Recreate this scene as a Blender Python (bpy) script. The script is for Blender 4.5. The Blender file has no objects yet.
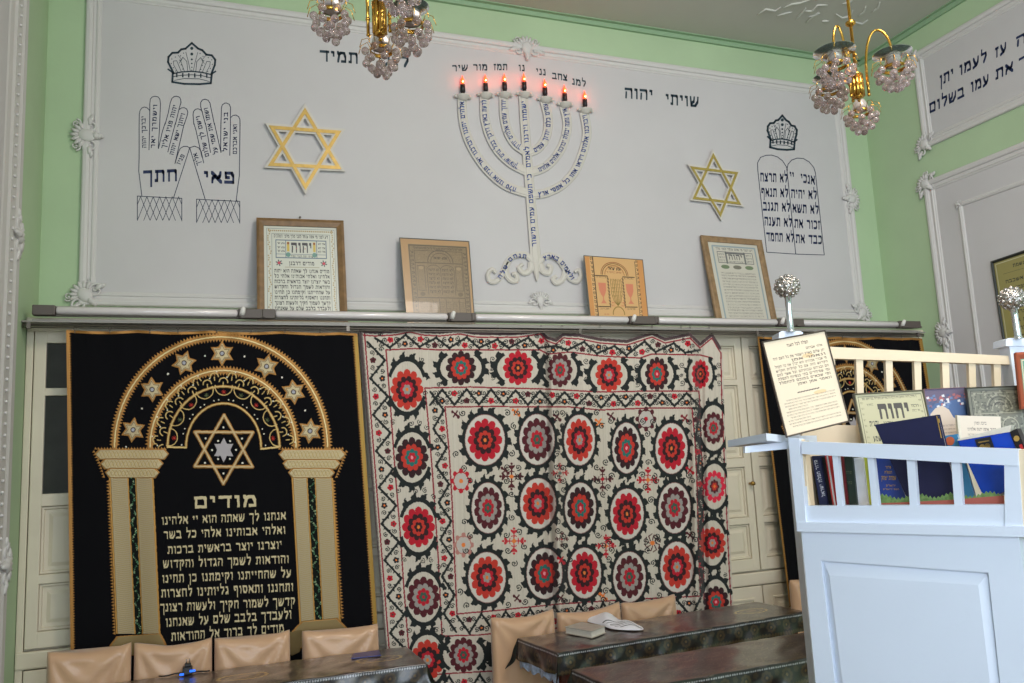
import bpy, bmesh, math, random
import numpy as np
from mathutils import Vector, Matrix
random.seed(7); rng = np.random.default_rng(7)
SC = bpy.context.scene; COL = SC.collection
PI = math.pi
# ------------------------------------------------------------------ camera
F = 831.66; H = 1.6
def _rot(yaw, pitch, roll):
    cy, sy, cp, sp = math.cos(yaw), math.sin(yaw), math.cos(pitch), math.sin(pitch)
    fw = np.array([sy*cp, cy*cp, sp]); r = np.array([cy, -sy, 0.]); u = np.cross(r, fw)
    cr, sr = math.cos(roll), math.sin(roll)
    return np.array([cr*r+sr*u, -sr*r+cr*u, fw])
RC = _rot(math.radians(20.726), math.radians(8.2026), math.radians(-2.743))
CP = np.array([0., 0., H])
def ray(px, py):
    px = np.asarray(px, float)[..., None]; py = np.asarray(py, float)[..., None]
    return (px-512)/F*RC[0]-(py-341.5)/F*RC[1]+RC[2]
class PL:
    """a real plane in the room; at() gives the point of it seen at a photograph coordinate"""
    def __init__(s, P, n):
        s.P = np.array(P, float); n = np.array(n, float); s.n = n/np.linalg.norm(n)
    def at(s, px, py, off=0.):
        d = ray(px, py); off = np.asarray(off, float)
        t = ((s.P-CP)@s.n+off)/(d@s.n)
        return CP+d*t[..., None]
def planeY(y): return PL((0, y, 0), (0, -1, 0))
def planeX(x, s=-1): return PL((x, 0, 0), (s, 0, 0))
def frontal(depth, px=900, py=445, yaw=0):
    P = CP+ray(px, py)*depth; n = -np.array([RC[2][0], RC[2][1], 0])
    a = math.radians(yaw); n = np.array([n[0]*math.cos(a)-n[1]*math.sin(a), n[0]*math.sin(a)+n[1]*math.cos(a), 0])
    return PL(P, n)
cam = bpy.data.cameras.new('camera'); co = bpy.data.objects.new('camera', cam); COL.objects.link(co)
cam.sensor_width = 36; cam.lens = F*36/1024; cam.clip_start = .02
M = Matrix.Identity(4)
for i in range(3):
    M[i][0] = RC[0][i]; M[i][1] = RC[1][i]; M[i][2] = -RC[2][i]; M[i][3] = CP[i]
co.matrix_world = M; SC.camera = co
# ------------------------------------------------------------------ materials
def lin(c):
    out = []
    for v in c[:3]:
        v /= 255.; out.append(v/12.92 if v <= .04045 else ((v+.055)/1.055)**2.4)
    return tuple(out)
MATS = {}
def mat(name, rgb, rough=.6, metal=0., coat=0., noise=0., nscale=8., bump=0., bscale=60., trans=0., emis=None, estr=0., ior=1.45, sheen=0.):
    if name in MATS: return MATS[name]
    m = bpy.data.materials.new(name); m.use_nodes = True; nt = m.node_tree; b = nt.nodes['Principled BSDF']
    c = lin(rgb)
    b.inputs['Base Color'].default_value = (*c, 1); b.inputs['Roughness'].default_value = rough
    b.inputs['Metallic'].default_value = metal; b.inputs['Coat Weight'].default_value = coat
    b.inputs['Coat Roughness'].default_value = .08
    b.inputs['Transmission Weight'].default_value = trans; b.inputs['IOR'].default_value = ior
    b.inputs['Sheen Weight'].default_value = sheen
    if emis:
        b.inputs['Emission Color'].default_value = (*lin(emis), 1); b.inputs['Emission Strength'].default_value = estr
    tc = nt.nodes.new('ShaderNodeTexCoord')
    if noise:
        n = nt.nodes.new('ShaderNodeTexNoise'); n.inputs['Scale'].default_value = nscale; n.inputs['Detail'].default_value = 6
        nt.links.new(tc.outputs['Object'], n.inputs['Vector'])
        r = nt.nodes.new('ShaderNodeValToRGB'); r.color_ramp.elements[0].position = .3; r.color_ramp.elements[1].position = .72
        r.color_ramp.elements[0].color = (*[x*(1-noise) for x in c], 1); r.color_ramp.elements[1].color = (*[min(1, x*(1+noise*.5)) for x in c], 1)
        nt.links.new(n.outputs['Fac'], r.inputs['Fac']); nt.links.new(r.outputs['Color'], b.inputs['Base Color'])
    if bump:
        n = nt.nodes.new('ShaderNodeTexNoise'); n.inputs['Scale'].default_value = bscale; n.inputs['Detail'].default_value = 4
        nt.links.new(tc.outputs['Object'], n.inputs['Vector'])
        bp = nt.nodes.new('ShaderNodeBump'); bp.inputs['Strength'].default_value = bump; bp.inputs['Distance'].default_value = .01
        nt.links.new(n.outputs['Fac'], bp.inputs['Height']); nt.links.new(bp.outputs['Normal'], b.inputs['Normal'])
    MATS[name] = m; return m
def vcmat(name, rough=.8, mrough=.4, sheen=0., coat=0., weave=0., wscale=180, wdist=.004):
    m = bpy.data.materials.new(name); m.use_nodes = True; nt = m.node_tree; b = nt.nodes['Principled BSDF']
    a = nt.nodes.new('ShaderNodeVertexColor'); a.layer_name = 'dye'
    nt.links.new(a.outputs['Color'], b.inputs['Base Color'])
    mx = nt.nodes.new('ShaderNodeMapRange'); mx.inputs['To Min'].default_value = rough; mx.inputs['To Max'].default_value = mrough
    nt.links.new(a.outputs['Alpha'], mx.inputs['Value']); nt.links.new(mx.outputs['Result'], b.inputs['Roughness'])
    m2 = nt.nodes.new('ShaderNodeMath'); m2.operation = 'MULTIPLY'; m2.inputs[1].default_value = .35
    nt.links.new(a.outputs['Alpha'], m2.inputs[0]); nt.links.new(m2.outputs[0], b.inputs['Metallic'])
    b.inputs['Sheen Weight'].default_value = sheen; b.inputs['Coat Weight'].default_value = coat
    if weave:
        tc = nt.nodes.new('ShaderNodeTexCoord'); n = nt.nodes.new('ShaderNodeTexNoise'); n.inputs['Scale'].default_value = wscale
        nt.links.new(tc.outputs['Object'], n.inputs['Vector'])
        bp = nt.nodes.new('ShaderNodeBump'); bp.inputs['Strength'].default_value = weave; bp.inputs['Distance'].default_value = wdist
        nt.links.new(n.outputs['Fac'], bp.inputs['Height']); nt.links.new(bp.outputs['Normal'], b.inputs['Normal']); nt.links.new(bp.outputs['Normal'], b.inputs['Coat Normal'])
    return m
# ------------------------------------------------------------------ mesh helpers
def link(o, parent=None):
    COL.objects.link(o)
    if parent is not None: o.parent = parent
    return o
def obj_from(name, verts, faces, m, parent=None, smooth=False, loc=None):
    """verts are world coordinates; when the parent is an Empty at loc they are stored relative to it"""
    v = np.array(verts, float)
    base = np.array(loc if loc is not None else (world_loc(parent) if parent is not None else (0, 0, 0)), float)
    me = bpy.data.meshes.new(name); me.from_pydata([tuple(p) for p in (v-base)], [], faces)
    ms = m if isinstance(m, (list, tuple)) else [m]
    for x in ms: me.materials.append(x)
    if smooth: me.polygons.foreach_set('use_smooth', [True]*len(me.polygons))
    o = bpy.data.objects.new(name, me); link(o, parent)
    if parent is not None: o.location = base-world_loc(parent)
    else: o.location = base
    me.update(); return o
def world_loc(o):
    p = np.zeros(3)
    while o is not None: p += np.array(o.location); o = o.parent
    return p
def tag(o, label=None, cat=None, group=None, kind=None):
    if label: o['label'] = label
    if cat: o['category'] = cat
    if group: o['group'] = group
    if kind: o['kind'] = kind
    return o
def thing(name, loc, label, cat, group=None, rz=0.):
    o = bpy.data.objects.new(name, None); link(o); o.location = loc; o.rotation_euler.z = rz; o.empty_display_size = .05
    return tag(o, label, cat, group)
class MB:
    """collects shapes, each with a material slot, builds ONE mesh object"""
    def __init__(s): s.v = []; s.f = []; s.mi = []; s.sm = []
    def add(s, verts, faces, mi=0, smooth=False):
        n = len(s.v); s.v += [tuple(map(float, p)) for p in verts]
        for f in faces: s.f.append([i+n for i in f]); s.mi.append(mi); s.sm.append(smooth)
    def box(s, a, b, mi=0, bev=0.):
        x0, y0, z0 = [min(p, q) for p, q in zip(a, b)]; x1, y1, z1 = [max(p, q) for p, q in zip(a, b)]
        bev = min(bev, (x1-x0)*.45, (y1-y0)*.45, (z1-z0)*.45)
        if bev <= 0:
            s.add([(x0,y0,z0),(x1,y0,z0),(x1,y1,z0),(x0,y1,z0),(x0,y0,z1),(x1,y0,z1),(x1,y1,z1),(x0,y1,z1)],
                  [(0,3,2,1),(4,5,6,7),(0,1,5,4),(1,2,6,5),(2,3,7,6),(3,0,4,7)], mi); return
        bm = bmesh.new(); bmesh.ops.create_cube(bm, size=1)
        for v in bm.verts: v.co = Vector(((x0+x1)/2+v.co.x*(x1-x0), (y0+y1)/2+v.co.y*(y1-y0), (z0+z1)/2+v.co.z*(z1-z0)))
        bmesh.ops.bevel(bm, geom=bm.edges[:], offset=bev, segments=2, affect='EDGES', profile=.5)
        s.addbm(bm, mi)
    def addbm(s, bm, mi=0, smooth=False):
        bm.verts.index_update(); s.add([v.co for v in bm.verts], [[v.index for v in f.verts] for f in bm.faces], mi, smooth); bm.free()
    def prism(s, front, vec, mi=0, mside=None, bev=0.):
        """front: list of 3D points (any simple outline), extruded by vec away"""
        fr = [np.array(p, float) for p in front]; vec = np.array(vec, float); n = len(fr)
        s.add(fr+[p+vec for p in fr], [list(range(n))], mi)
        k = len(s.v)-2*n
        s.f.append([k+n+i for i in reversed(range(n))]); s.mi.append(mi if mside is None else mside); s.sm.append(False)
        for i in range(n):
            j = (i+1) % n; s.f.append([k+i, k+n+i, k+n+j, k+j]); s.mi.append(mi if mside is None else mside); s.sm.append(False)
    def tube(s, pts, r, seg=8, mi=0, cap=True, closed=False):
        P = [np.array(p, float) for p in pts]; n = len(P); rs = r if isinstance(r, (list, tuple)) else [r]*n
        ring = []; prev = None
        for i in range(n):
            if closed: t = P[(i+1) % n]-P[i-1]
            else: t = P[min(i+1, n-1)]-P[max(i-1, 0)]
            t /= (np.linalg.norm(t)+1e-12)
            if prev is None:
                a = np.array([0, 0, 1.]) if abs(t[2]) < .9 else np.array([1., 0, 0]); u = np.cross(t, a)
            else: u = prev-t*(prev@t)
            u /= (np.linalg.norm(u)+1e-12); w = np.cross(t, u); prev = u
            ring.append([P[i]+rs[i]*(math.cos(2*PI*k/seg)*u+math.sin(2*PI*k/seg)*w) for k in range(seg)])
        vs = [p for q in ring for p in q]; fs = []
        for i in range(n if closed else n-1):
            j = (i+1) % n
            for k in range(seg): fs.append([i*seg+k, i*seg+(k+1) % seg, j*seg+(k+1) % seg, j*seg+k])
        if cap and not closed: fs.append(list(reversed(range(seg)))); fs.append([(n-1)*seg+k for k in range(seg)])
        s.add(vs, fs, mi, True)
    def lathe(s, prof, c, axis=(0, 0, 1), seg=20, mi=0, cap=True):
        """prof: list of (radius, height along axis)"""
        ax = np.array(axis, float); ax /= np.linalg.norm(ax); a = np.array([1., 0, 0]) if abs(ax[0]) < .9 else np.array([0, 1., 0])
        u = np.cross(ax, a); u /= np.linalg.norm(u); w = np.cross(ax, u); c = np.array(c, float)
        vs = []; fs = []; n = len(prof)
        for r, h in prof:
            for k in range(seg): vs.append(c+ax*h+r*(math.cos(2*PI*k/seg)*u+math.sin(2*PI*k/seg)*w))
        for i in range(n-1):
            for k in range(seg): fs.append([i*seg+k, i*seg+(k+1) % seg, (i+1)*seg+(k+1) % seg, (i+1)*seg+k])
        if cap: fs.append(list(reversed(range(seg)))); fs.append([(n-1)*seg+k for k in range(seg)])
        s.add(vs, fs, mi, True)
    def ball(s, c, r, mi=0, sub=2, sc=(1, 1, 1), basis=None):
        bm = bmesh.new(); bmesh.ops.create_icosphere(bm, subdivisions=sub, radius=1)
        c = np.array(c, float); B = np.eye(3) if basis is None else np.array(basis)
        for v in bm.verts:
            p = np.array(v.co)*r*np.array(sc); v.co = Vector(c+p@B)
        s.addbm(bm, mi, True)
    def build(s, name, m, parent=None, loc=None):
        o = obj_from(name, s.v, s.f, m, parent, loc=loc)
        me = o.data; me.polygons.foreach_set('material_index', s.mi); me.polygons.foreach_set('use_smooth', s.sm); me.update()
        return o
def struct(o): o['kind'] = 'structure'; return o
def copy_tree(o, parent=None):
    c = o.copy(); COL.objects.link(c); c.parent = parent
    for ch in list(o.children): copy_tree(ch, c)
    return c
# ------------------------------------------------------------------ hebrew pen alphabet: polylines in a 10-high box, y up
G = {
'א': (8.8, [[(1,9),(8,1)],[(7.6,9),(7,6),(5.2,4.4)],[(1.3,1),(1.5,4),(3.6,6.2)]]),
'ב': (8.8, [[(1,8.9),(6.2,8.9),(6.8,7.4),(6.8,1.1)],[(.8,1.1),(8,1.1)]]),
'ג': (6.2, [[(1.5,8.9),(3.8,8.9),(4.3,4),(5,1)],[(4.2,3),(1.2,1.1)]]),
'ד': (8.6, [[(.9,8.9),(7.8,8.9)],[(6.5,8.9),(6.5,1)]]),
'ה': (8.6, [[(.9,8.9),(6.8,8.9),(7.4,7.4),(7.4,1)],[(1.9,5.4),(1.6,1)]]),
'ו': (4.2, [[(1,8.9),(2.7,8.7),(2.9,1)]]),
'ז': (4.8, [[(1,8.9),(3.8,8.9)],[(2.5,8.5),(2.5,1)]]),
'ח': (8.8, [[(1,8.9),(7,8.9),(7.6,7.6),(7.6,1)],[(1.9,8),(1.9,1)]]),
'ט': (8.8, [[(2.8,8.9),(1.3,8.2),(1.1,1.1),(6.9,1.1),(7.6,5),(7,8.7),(4.8,8.7)]]),
'י': (4.0, [[(1,8.9),(2.6,8.7),(2.6,6)]]),
'כ': (8.0, [[(1,8.9),(5.6,8.9),(6.8,7),(6.8,3),(5.6,1.1),(1,1.1)]]),
'ך': (8.2, [[(.9,8.9),(6.8,8.9)],[(6.8,8.9),(6.8,-3)]]),
'ל': (7.8, [[(1.4,13),(1.4,8.9),(6.3,8.9),(6.7,6.5),(4,1)]]),
'מ': (9.0, [[(1,9.2),(2.3,7),(1.3,1)],[(2,7.4),(4,8.9),(6.6,8.6),(7.7,5),(7.7,1.1),(4.6,1.1)]]),
'ם': (8.8, [[(1,8.9),(6.9,8.9),(7.5,7.6),(7.5,1.1),(1.6,1.1),(1.6,8.6)]]),
'נ': (5.4, [[(1.6,8.9),(3.4,8.7),(4,1.1),(1,1.1)]]),
'ן': (4.0, [[(1,8.9),(2.6,8.7),(2.6,-3)]]),
'ס': (8.8, [[(1,8.9),(6.5,8.9),(7.6,5.4),(5.8,1.1),(3.2,1.1),(1.4,5.4),(2,8.6)]]),
'ע': (8.4, [[(1.3,8.9),(2.7,5),(4.7,1.6)],[(6.8,8.9),(6.6,5),(5,2),(1,.3)]]),
'פ': (8.6, [[(3.8,5),(1.7,5.2),(1.4,8.9),(6,8.9),(7.2,6.5),(7.2,1.1),(1,1.1)]]),
'ף': (8.4, [[(3.8,5),(1.7,5.2),(1.4,8.9),(6,8.9),(7,7),(7,-3)]]),
'צ': (8.4, [[(1.3,9),(6.3,1.4)],[(1,1.1),(7.2,1.1)],[(7,9),(6.3,6),(4.2,4.4)]]),
'ץ': (8.0, [[(1,9),(3.2,5),(3.4,-3)],[(6.4,9),(5.8,6.4),(3.4,4.2)]]),
'ק': (8.6, [[(.9,8.9),(6.2,8.9),(7.2,7),(5,2.2)],[(1.9,5.6),(1.9,-3)]]),
'ר': (8.0, [[(1,8.9),(5.4,8.9),(6.6,7.4),(6.6,1)]]),
'ש': (10.2, [[(1,8.9),(1.9,1.1),(6.2,1.1),(8.8,5),(9,8.9)],[(5,8.9),(4.6,5),(2.2,3.4)]]),
'ת': (8.8, [[(1.2,8.9),(6.8,8.9),(7.5,7.4),(7.5,1)],[(2.3,8.5),(2.3,1.1),(.9,1.1)]]),
'.': (2.4, [[(1,1),(1.2,1)]]), "'": (2.6, [[(1.2,9.4),(1.2,7.4)]]), ' ': (5.0, [])}
def hull(P):
    P = sorted(set((round(a, 5), round(b, 5)) for a, b in P))
    def half(Q):
        h = []
        for p in Q:
            while len(h) > 1 and (h[-1][0]-h[-2][0])*(p[1]-h[-2][1])-(h[-1][1]-h[-2][1])*(p[0]-h[-2][0]) <= 0: h.pop()
            h.append(p)
        return h[:-1]
    return half(P)+half(P[::-1])
def glyph_polys(ch, nw=.75, nh=1.15):
    w, st = G[ch]; out = []
    for s in st:
        for a, b in zip(s[:-1], s[1:]):
            out.append(hull([(p[0]+i*nw, p[1]+j*nh) for p in (a, b) for i in (-1, 1) for j in (-1, 1)]))
    return w, out
def text_polys(txt, pl, pr, h, nw=.75, nh=1.15, gap=1.3):
    """polygons (y down) for a right-to-left text set between two baseline ends, letter height h"""
    seq = [c for c in reversed(txt)]
    tot = sum(G[c][0]+gap for c in seq)-gap
    pl = np.array(pl, float); pr = np.array(pr, float); d = pr-pl; L = np.hypot(*d); ex = d/L; ey = np.array([ex[1], -ex[0]])
    ey = np.array([0, -1.]); sx = L/tot; sy = h/10.; x = 0; out = []
    for c in seq:
        w, ps = glyph_polys(c, nw, nh)
        for p in ps: out.append([tuple(pl+ex*((x+a)*sx)+ey*(b*sy)) for a, b in p])
        x += w+gap
    return out
def path_text(txt, path, h, nw=.8, nh=1.1, spread=True, gap=1.5):
    """right-to-left reading text that follows a path in reading direction (y down)"""
    P = np.array(path, float); seg = np.hypot(*(P[1:]-P[:-1]).T); cum = np.r_[0, np.cumsum(seg)]; L = cum[-1]
    tot = sum(G[c][0]+gap for c in txt); s = h/10.; ss = L/tot if spread else s
    out = []; pos = 0
    for c in txt:
        w, ps = glyph_polys(c, nw, nh); m = (pos+w/2)*ss
        i = min(len(seg)-1, max(0, int(np.searchsorted(cum, m)-1))); t = (m-cum[i])/seg[i]
        q = P[i]+(P[i+1]-P[i])*t; a, b = P[max(i-0, 0)], P[i+1]; r = (b-a)/np.hypot(*(b-a))
        up = np.array([-r[1], r[0]])
        sxx = min(ss, s*1.15)
        for p in ps: out.append([tuple(q-r*((x-w/2)*sxx)+up*((y-5)*s)) for x, y in p])
        pos += w+gap
    return out
def stroke_polys(pts, w, closed=False):
    out = []; P = [np.array(p, float) for p in pts]; n = len(P)
    for i in range(n if closed else n-1):
        a, b = P[i], P[(i+1) % n]; d = b-a; L = np.hypot(*d)
        if L < 1e-9: continue
        d /= L; nn = np.array([-d[1], d[0]])*w/2; e = d*w*.35
        out.append([tuple(a+nn-e), tuple(b+nn+e), tuple(b-nn+e), tuple(a-nn-e)])
    return out
def arc(cx, cy, rx, ry, a0, a1, n=24): return [(cx+rx*math.cos(math.radians(a0+(a1-a0)*i/n)), cy-ry*math.sin(math.radians(a0+(a1-a0)*i/n))) for i in range(n+1)]
def disc(cx, cy, r, n=10): return [(cx+r*math.cos(2*PI*i/n), cy+r*math.sin(2*PI*i/n)) for i in range(n)]
def paint(name, polys, plane, m, parent=None, off=.0015, mi=None, thick=.0):
    """flat painted marks: polygons in photograph coordinates laid on their real plane"""
    v = []; f = []
    for p in polys:
        n = len(v); q = plane.at(np.array([a for a, b in p]), np.array([b for a, b in p]), off)
        v += [tuple(x) for x in q]; f.append(list(range(n, n+len(p))))
    if not f: return None
    o = obj_from(name, v, f, m, parent)
    if mi is not None: o.data.polygons.foreach_set('material_index', mi)
    return o
# ------------------------------------------------------------------ woven / printed surfaces: dyes sampled on a fine mesh
class CV:
    def __init__(s, x0, y0, x1, y1, res, base):
        s.x0, s.y0, s.x1, s.y1, s.res = x0, y0, x1, y1, res
        s.nx = int((x1-x0)*res)+1; s.ny = int((y1-y0)*res)+1
        s.X = np.linspace(x0, x1, s.nx); s.Y = np.linspace(y0, y1, s.ny)
        s.C = np.zeros((s.ny, s.nx, 4), np.float32); s.C[..., :3] = lin(base); s.Hh = np.zeros((s.ny, s.nx), np.float32)
    def win(s, xa, ya, xb, yb):
        i0 = max(0, int(np.searchsorted(s.X, xa))-1); i1 = min(s.nx, int(np.searchsorted(s.X, xb))+1)
        j0 = max(0, int(np.searchsorted(s.Y, ya))-1); j1 = min(s.ny, int(np.searchsorted(s.Y, yb))+1)
        if i1 <= i0 or j1 <= j0: return None
        return slice(j0, j1), slice(i0, i1), s.X[i0:i1][None, :], s.Y[j0:j1][:, None]
    def put(s, w, mask, col, h=None, gold=0.):
        c = s.C[w[0], w[1]]; c[mask] = (*lin(col), gold)
        if h is not None: s.Hh[w[0], w[1]][mask] = h
    def poly(s, pts, col, h=None, gold=0.):
        xs = [p[0] for p in pts]; ys = [p[1] for p in pts]; w = s.win(min(xs), min(ys), max(xs), max(ys))
        if w is None: return
        X, Y = w[2], w[3]; ins = np.zeros((Y.shape[0], X.shape[1]), bool); n = len(pts)
        for i in range(n):
            xa, ya = pts[i]; xb, yb = pts[(i+1) % n]
            if ya == yb: continue
            c = (Y > min(ya, yb)) & (Y <= max(ya, yb)); xi = xa+(Y-ya)*(xb-xa)/(yb-ya)
            ins ^= (c & (X < xi))
        s.put(w, ins, col, h, gold)
    def polys(s, ps, col, h=None, gold=0.):
        for p in ps: s.poly(p, col, h, gold)
    def line(s, pts, wd, col, h=None, gold=0., closed=False):
        n = len(pts)
        for i in range(n if closed else n-1):
            (xa, ya), (xb, yb) = pts[i], pts[(i+1) % n]; r = wd/2
            w = s.win(min(xa, xb)-r, min(ya, yb)-r, max(xa, xb)+r, max(ya, yb)+r)
            if w is None: continue
            X, Y = w[2], w[3]; dx, dy = xb-xa, yb-ya; L = dx*dx+dy*dy+1e-9
            t = np.clip(((X-xa)*dx+(Y-ya)*dy)/L, 0, 1); s.put(w, (X-xa-t*dx)**2+(Y-ya-t*dy)**2 <= r*r, col, h, gold)
    def ell(s, cx, cy, rx, ry, col, h=None, gold=0., n=0, amp=0., ph=0., inner=None, sharp=False, cond=None):
        k = 1+abs(amp)+.02; w = s.win(cx-rx*k, cy-ry*k, cx+rx*k, cy+ry*k)
        if w is None: return
        X = (w[2]-cx)/rx; Y = (w[3]-cy)/ry; r = np.sqrt(X*X+Y*Y)
        lim = 1.
        if n:
            th = np.arctan2(Y, X)
            if sharp: q = ((th*n/(2*PI)+ph) % 1.); lim = 1+amp*(2*q-1)
            else: lim = 1-amp+2*amp*np.sqrt(np.abs(np.cos((th*n+ph)/2)))
        m = r <= lim
        if inner is not None: m = m & (r >= inner)
        if cond is not None: m = m & cond(X, Y)
        s.put(w, m, col, h, gold)
    def mesh(s, name, pos, m, parent=None, hamp=0., hdir=(0, -1, 0)):
        XX, YY = np.meshgrid(s.X, s.Y); P = pos(XX, YY)
        if hamp: P = P+s.Hh[..., None]*hamp*np.array(hdir)
        base = world_loc(parent) if parent is not None else np.zeros(3); P = (P-base).reshape(-1, 3).astype(np.float32)
        return grid_mesh(name, P, s.nx, s.ny, s.C.reshape(-1, 4), m, parent)
def grid_mesh(name, P, nx, ny, C, m, parent=None):
    i = (np.arange(ny-1)[:, None]*nx+np.arange(nx-1)[None, :]).ravel()
    q = np.stack([i, i+nx, i+nx+1, i+1], 1).astype(np.int32)
    me = bpy.data.meshes.new(name); me.vertices.add(nx*ny); me.vertices.foreach_set('co', P.ravel())
    me.loops.add(q.size); me.loops.foreach_set('vertex_index', q.ravel()); me.polygons.add(len(q))
    me.polygons.foreach_set('loop_start', np.arange(0, q.size, 4, dtype=np.int32)); me.polygons.foreach_set('loop_total', np.full(len(q), 4, np.int32))
    me.polygons.foreach_set('use_smooth', np.ones(len(q), bool)); me.update(calc_edges=True)
    if C is not None:
        a = me.color_attributes.new('dye', 'FLOAT_COLOR', 'POINT'); a.data.foreach_set('color', np.ascontiguousarray(C, np.float32).ravel())
    me.materials.append(m); o = bpy.data.objects.new(name, me); return link(o, parent)
def sheet(name, cv, quad, plane, m, parent, off=.002):
    """a printed sheet whose four corners (TL TR BR BL) are seen at quad on the plane"""
    A, B, C_, D = [plane.at(x, y, off) for x, y in quad]
    def pos(X, Y):
        u = ((X-cv.x0)/(cv.x1-cv.x0))[..., None]; v = ((Y-cv.y0)/(cv.y1-cv.y0))[..., None]
        return (A*(1-u)+B*u)*(1-v)+(D*(1-u)+C_*u)*v
    return cv.mesh(name, pos, m, parent)
# ================================================================== THE ROOM
XL, XR, YB, YF, ZC = -.755, 4.65, 4.6, -3.4, 4.46
green = mat('green_wall_paint', (176, 200, 162), .75, noise=.08, nscale=1.6, bump=.12, bscale=18)
mural_white = mat('mural_white_paint', (198, 196, 196), .7, noise=.05, nscale=1.8, bump=.06, bscale=12)
plaster = mat('trim_plaster', (205, 203, 200), .6, bump=.1, bscale=40)
ceil_m = mat('ceiling_paint', (192, 192, 180), .8, noise=.05, nscale=1.5)
floor_m = mat('floor_boards', (96, 66, 44), .5, noise=.3, nscale=5)
cream = mat('cream_gloss_paint', (216, 206, 184), .42, noise=.05, nscale=4, bump=.06, bscale=30)
dark_glass = mat('dark_window_glass', (46, 50, 44), .12, noise=.25, nscale=9)
navy = mat('navy_lettering', (28, 44, 84), .6); ink = mat('fine_navy_line', (52, 62, 84), .6)
teal_ink = mat('dark_teal_paint', (34, 56, 68), .6); blue_ink = mat('blue_lettering', (52, 78, 150), .6)
m = MB(); m.box((XL-.3, YF-.2, -.1), (XR+.3, YB+.3, 0)); struct(m.build('floor', floor_m))
m = MB(); m.box((XL-.3, YF-.2, ZC), (XR+.3, YB+.3, ZC+.12)); ceiling = struct(m.build('ceiling', ceil_m))
m = MB(); m.box((XL-.2, YB, 0), (XR+.2, YB+.2, ZC)); wall_back = struct(m.build('wall_back', green))
m = MB(); LW = (-2.7, -1.1, 1.0, 3.4)  # opening for an unseen side window, added to brighten the reading desk
m.box((XL-.2, LW[1], 0), (XL, YB, ZC)); m.box((XL-.2, YF, 0), (XL, LW[0], ZC)); m.box((XL-.2, LW[0], 0), (XL, LW[1], LW[2])); m.box((XL-.2, LW[0], LW[3]), (XL, LW[1], ZC))
wall_left = struct(m.build('wall_left', green))
m = MB()
for y in (LW[0], -1.93, LW[1]-.06): m.box((XL-.14, y, LW[2]), (XL-.08, y+.06, LW[3]))
for z in (LW[2], 2.5, LW[3]-.06): m.box((XL-.14, LW[0], z), (XL-.08, LW[1], z+.06))
struct(m.build('window_4', plaster))  # frame of the added side window, out of view
m = MB(); m.box((XR, YF, 0), (XR+.2, YB, ZC)); wall_right = struct(m.build('wall_right', green))
# the wall behind the camera with three tall windows that light the room
wins = [(-.35, 1.0), (1.4, 2.75), (3.15, 4.4)]; WZ0, WZ1 = .95, 3.7
m = MB(); xs = [XL-.2]
m.box((XL-.2, YF-.2, 0), (XR+.2, YF, WZ0)); m.box((XL-.2, YF-.2, WZ1), (XR+.2, YF, ZC))
e = XL-.2
for a, b in wins+[(XR+.2, XR+.3)]:
    m.box((e, YF-.2, WZ0), (a, YF, WZ1)); e = b
struct(m.build('wall_front', green))
for i, (a, b) in enumerate(wins):
    m = MB()
    for x in (a, (a+b)/2-.03, b-.06): m.box((x, YF-.13, WZ0), (x+.06, YF-.07, WZ1))
    for z in (WZ0, 2.7, WZ1-.06): m.box((a, YF-.13, z), (b, YF-.07, z+.06))
    struct(m.build('window_%d' % (i+1), plaster))

def rect_mould(mp, a0, b0, a1, b1, prof):
    """profile (inset, height) swept round the rectangle a0..a1 x b0..b1; mp(a,b,h) -> 3D"""
    v = []; f = []; k = len(prof)
    for ca, cb, sa, sb in ((a0, b0, 1, 1), (a1, b0, -1, 1), (a1, b1, -1, -1), (a0, b1, 1, -1)):
        for t, h in prof: v.append(mp(ca+sa*t, cb+sb*t, h))
    for c in range(4):
        d = (c+1) % 4
        for i in range(k-1): f.append([c*k+i, d*k+i, d*k+i+1, c*k+i+1])
    return v, f
PROF = [(0, .0), (0, .018), (.006, .024), (.02, .026), (.034, .020), (.038, .010), (.05, .009), (.053, .015), (.06, .016), (.066, .010), (.072, .009), (.076, .003), (.085, .001)]
def scroll(mb, c, ea, eb, en, s, turn=1.6, r0=1., hand=1, start=0.):
    """a plaster volute: spiral tube in the plane ea/eb standing out along en"""
    pts = []; rs = []
    for i in range(26):
        t = i/25; a = start+hand*t*turn*2*PI; r = s*(1-t)**.8*r0
        pts.append(c+ea*r*math.cos(a)+eb*r*math.sin(a)+en*.006); rs.append(s*(.2-.08*t))
    mb.tube(pts, rs, 6)
    mb.ball(c+en*.006, s*.2, sub=1)
def ornament(mb, c, ea, eb, en, s, kind='side', ang=0.):
    """acanthus and scroll cartouche of plaster"""
    c = np.array(c, float); ca, sa = math.cos(ang), math.sin(ang)
    a = ea*ca+eb*sa; b = -ea*sa+eb*ca
    mb.ball(c+en*.01, s*.33, sc=(1, 1.25, .45), basis=np.array([a, b, en]))
    for i in range(7):
        t = (i-3)*.36; d = a*math.sin(t)+b*math.cos(t); p = c+d*s*.5+en*.01
        mb.ball(p, s*.2, sub=1, sc=(.5, 1.3, .5), basis=np.array([np.cross(d, en), d, en]))
    for sg in (-1, 1):
        scroll(mb, c+a*sg*s*.5-b*s*.15, a*sg, b, en, s*.34, hand=1)
        scroll(mb, c+a*sg*s*.55+b*s*.45, a*sg, b, en, s*.22, hand=-1)
        for i in range(2):
            p = c+a*sg*s*(.72+.16*i)-b*s*(.12+.08*i)+en*.008
            mb.ball(p, s*(.19-.04*i), sub=1, sc=(1.4, .7, .6), basis=np.array([a, b, en]))
    for i in range(3): mb.ball(c-b*s*(.38+.13*i)+en*.01, s*(.2-.045*i), sub=1)
ex, ey, ez = np.eye(3)
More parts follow.
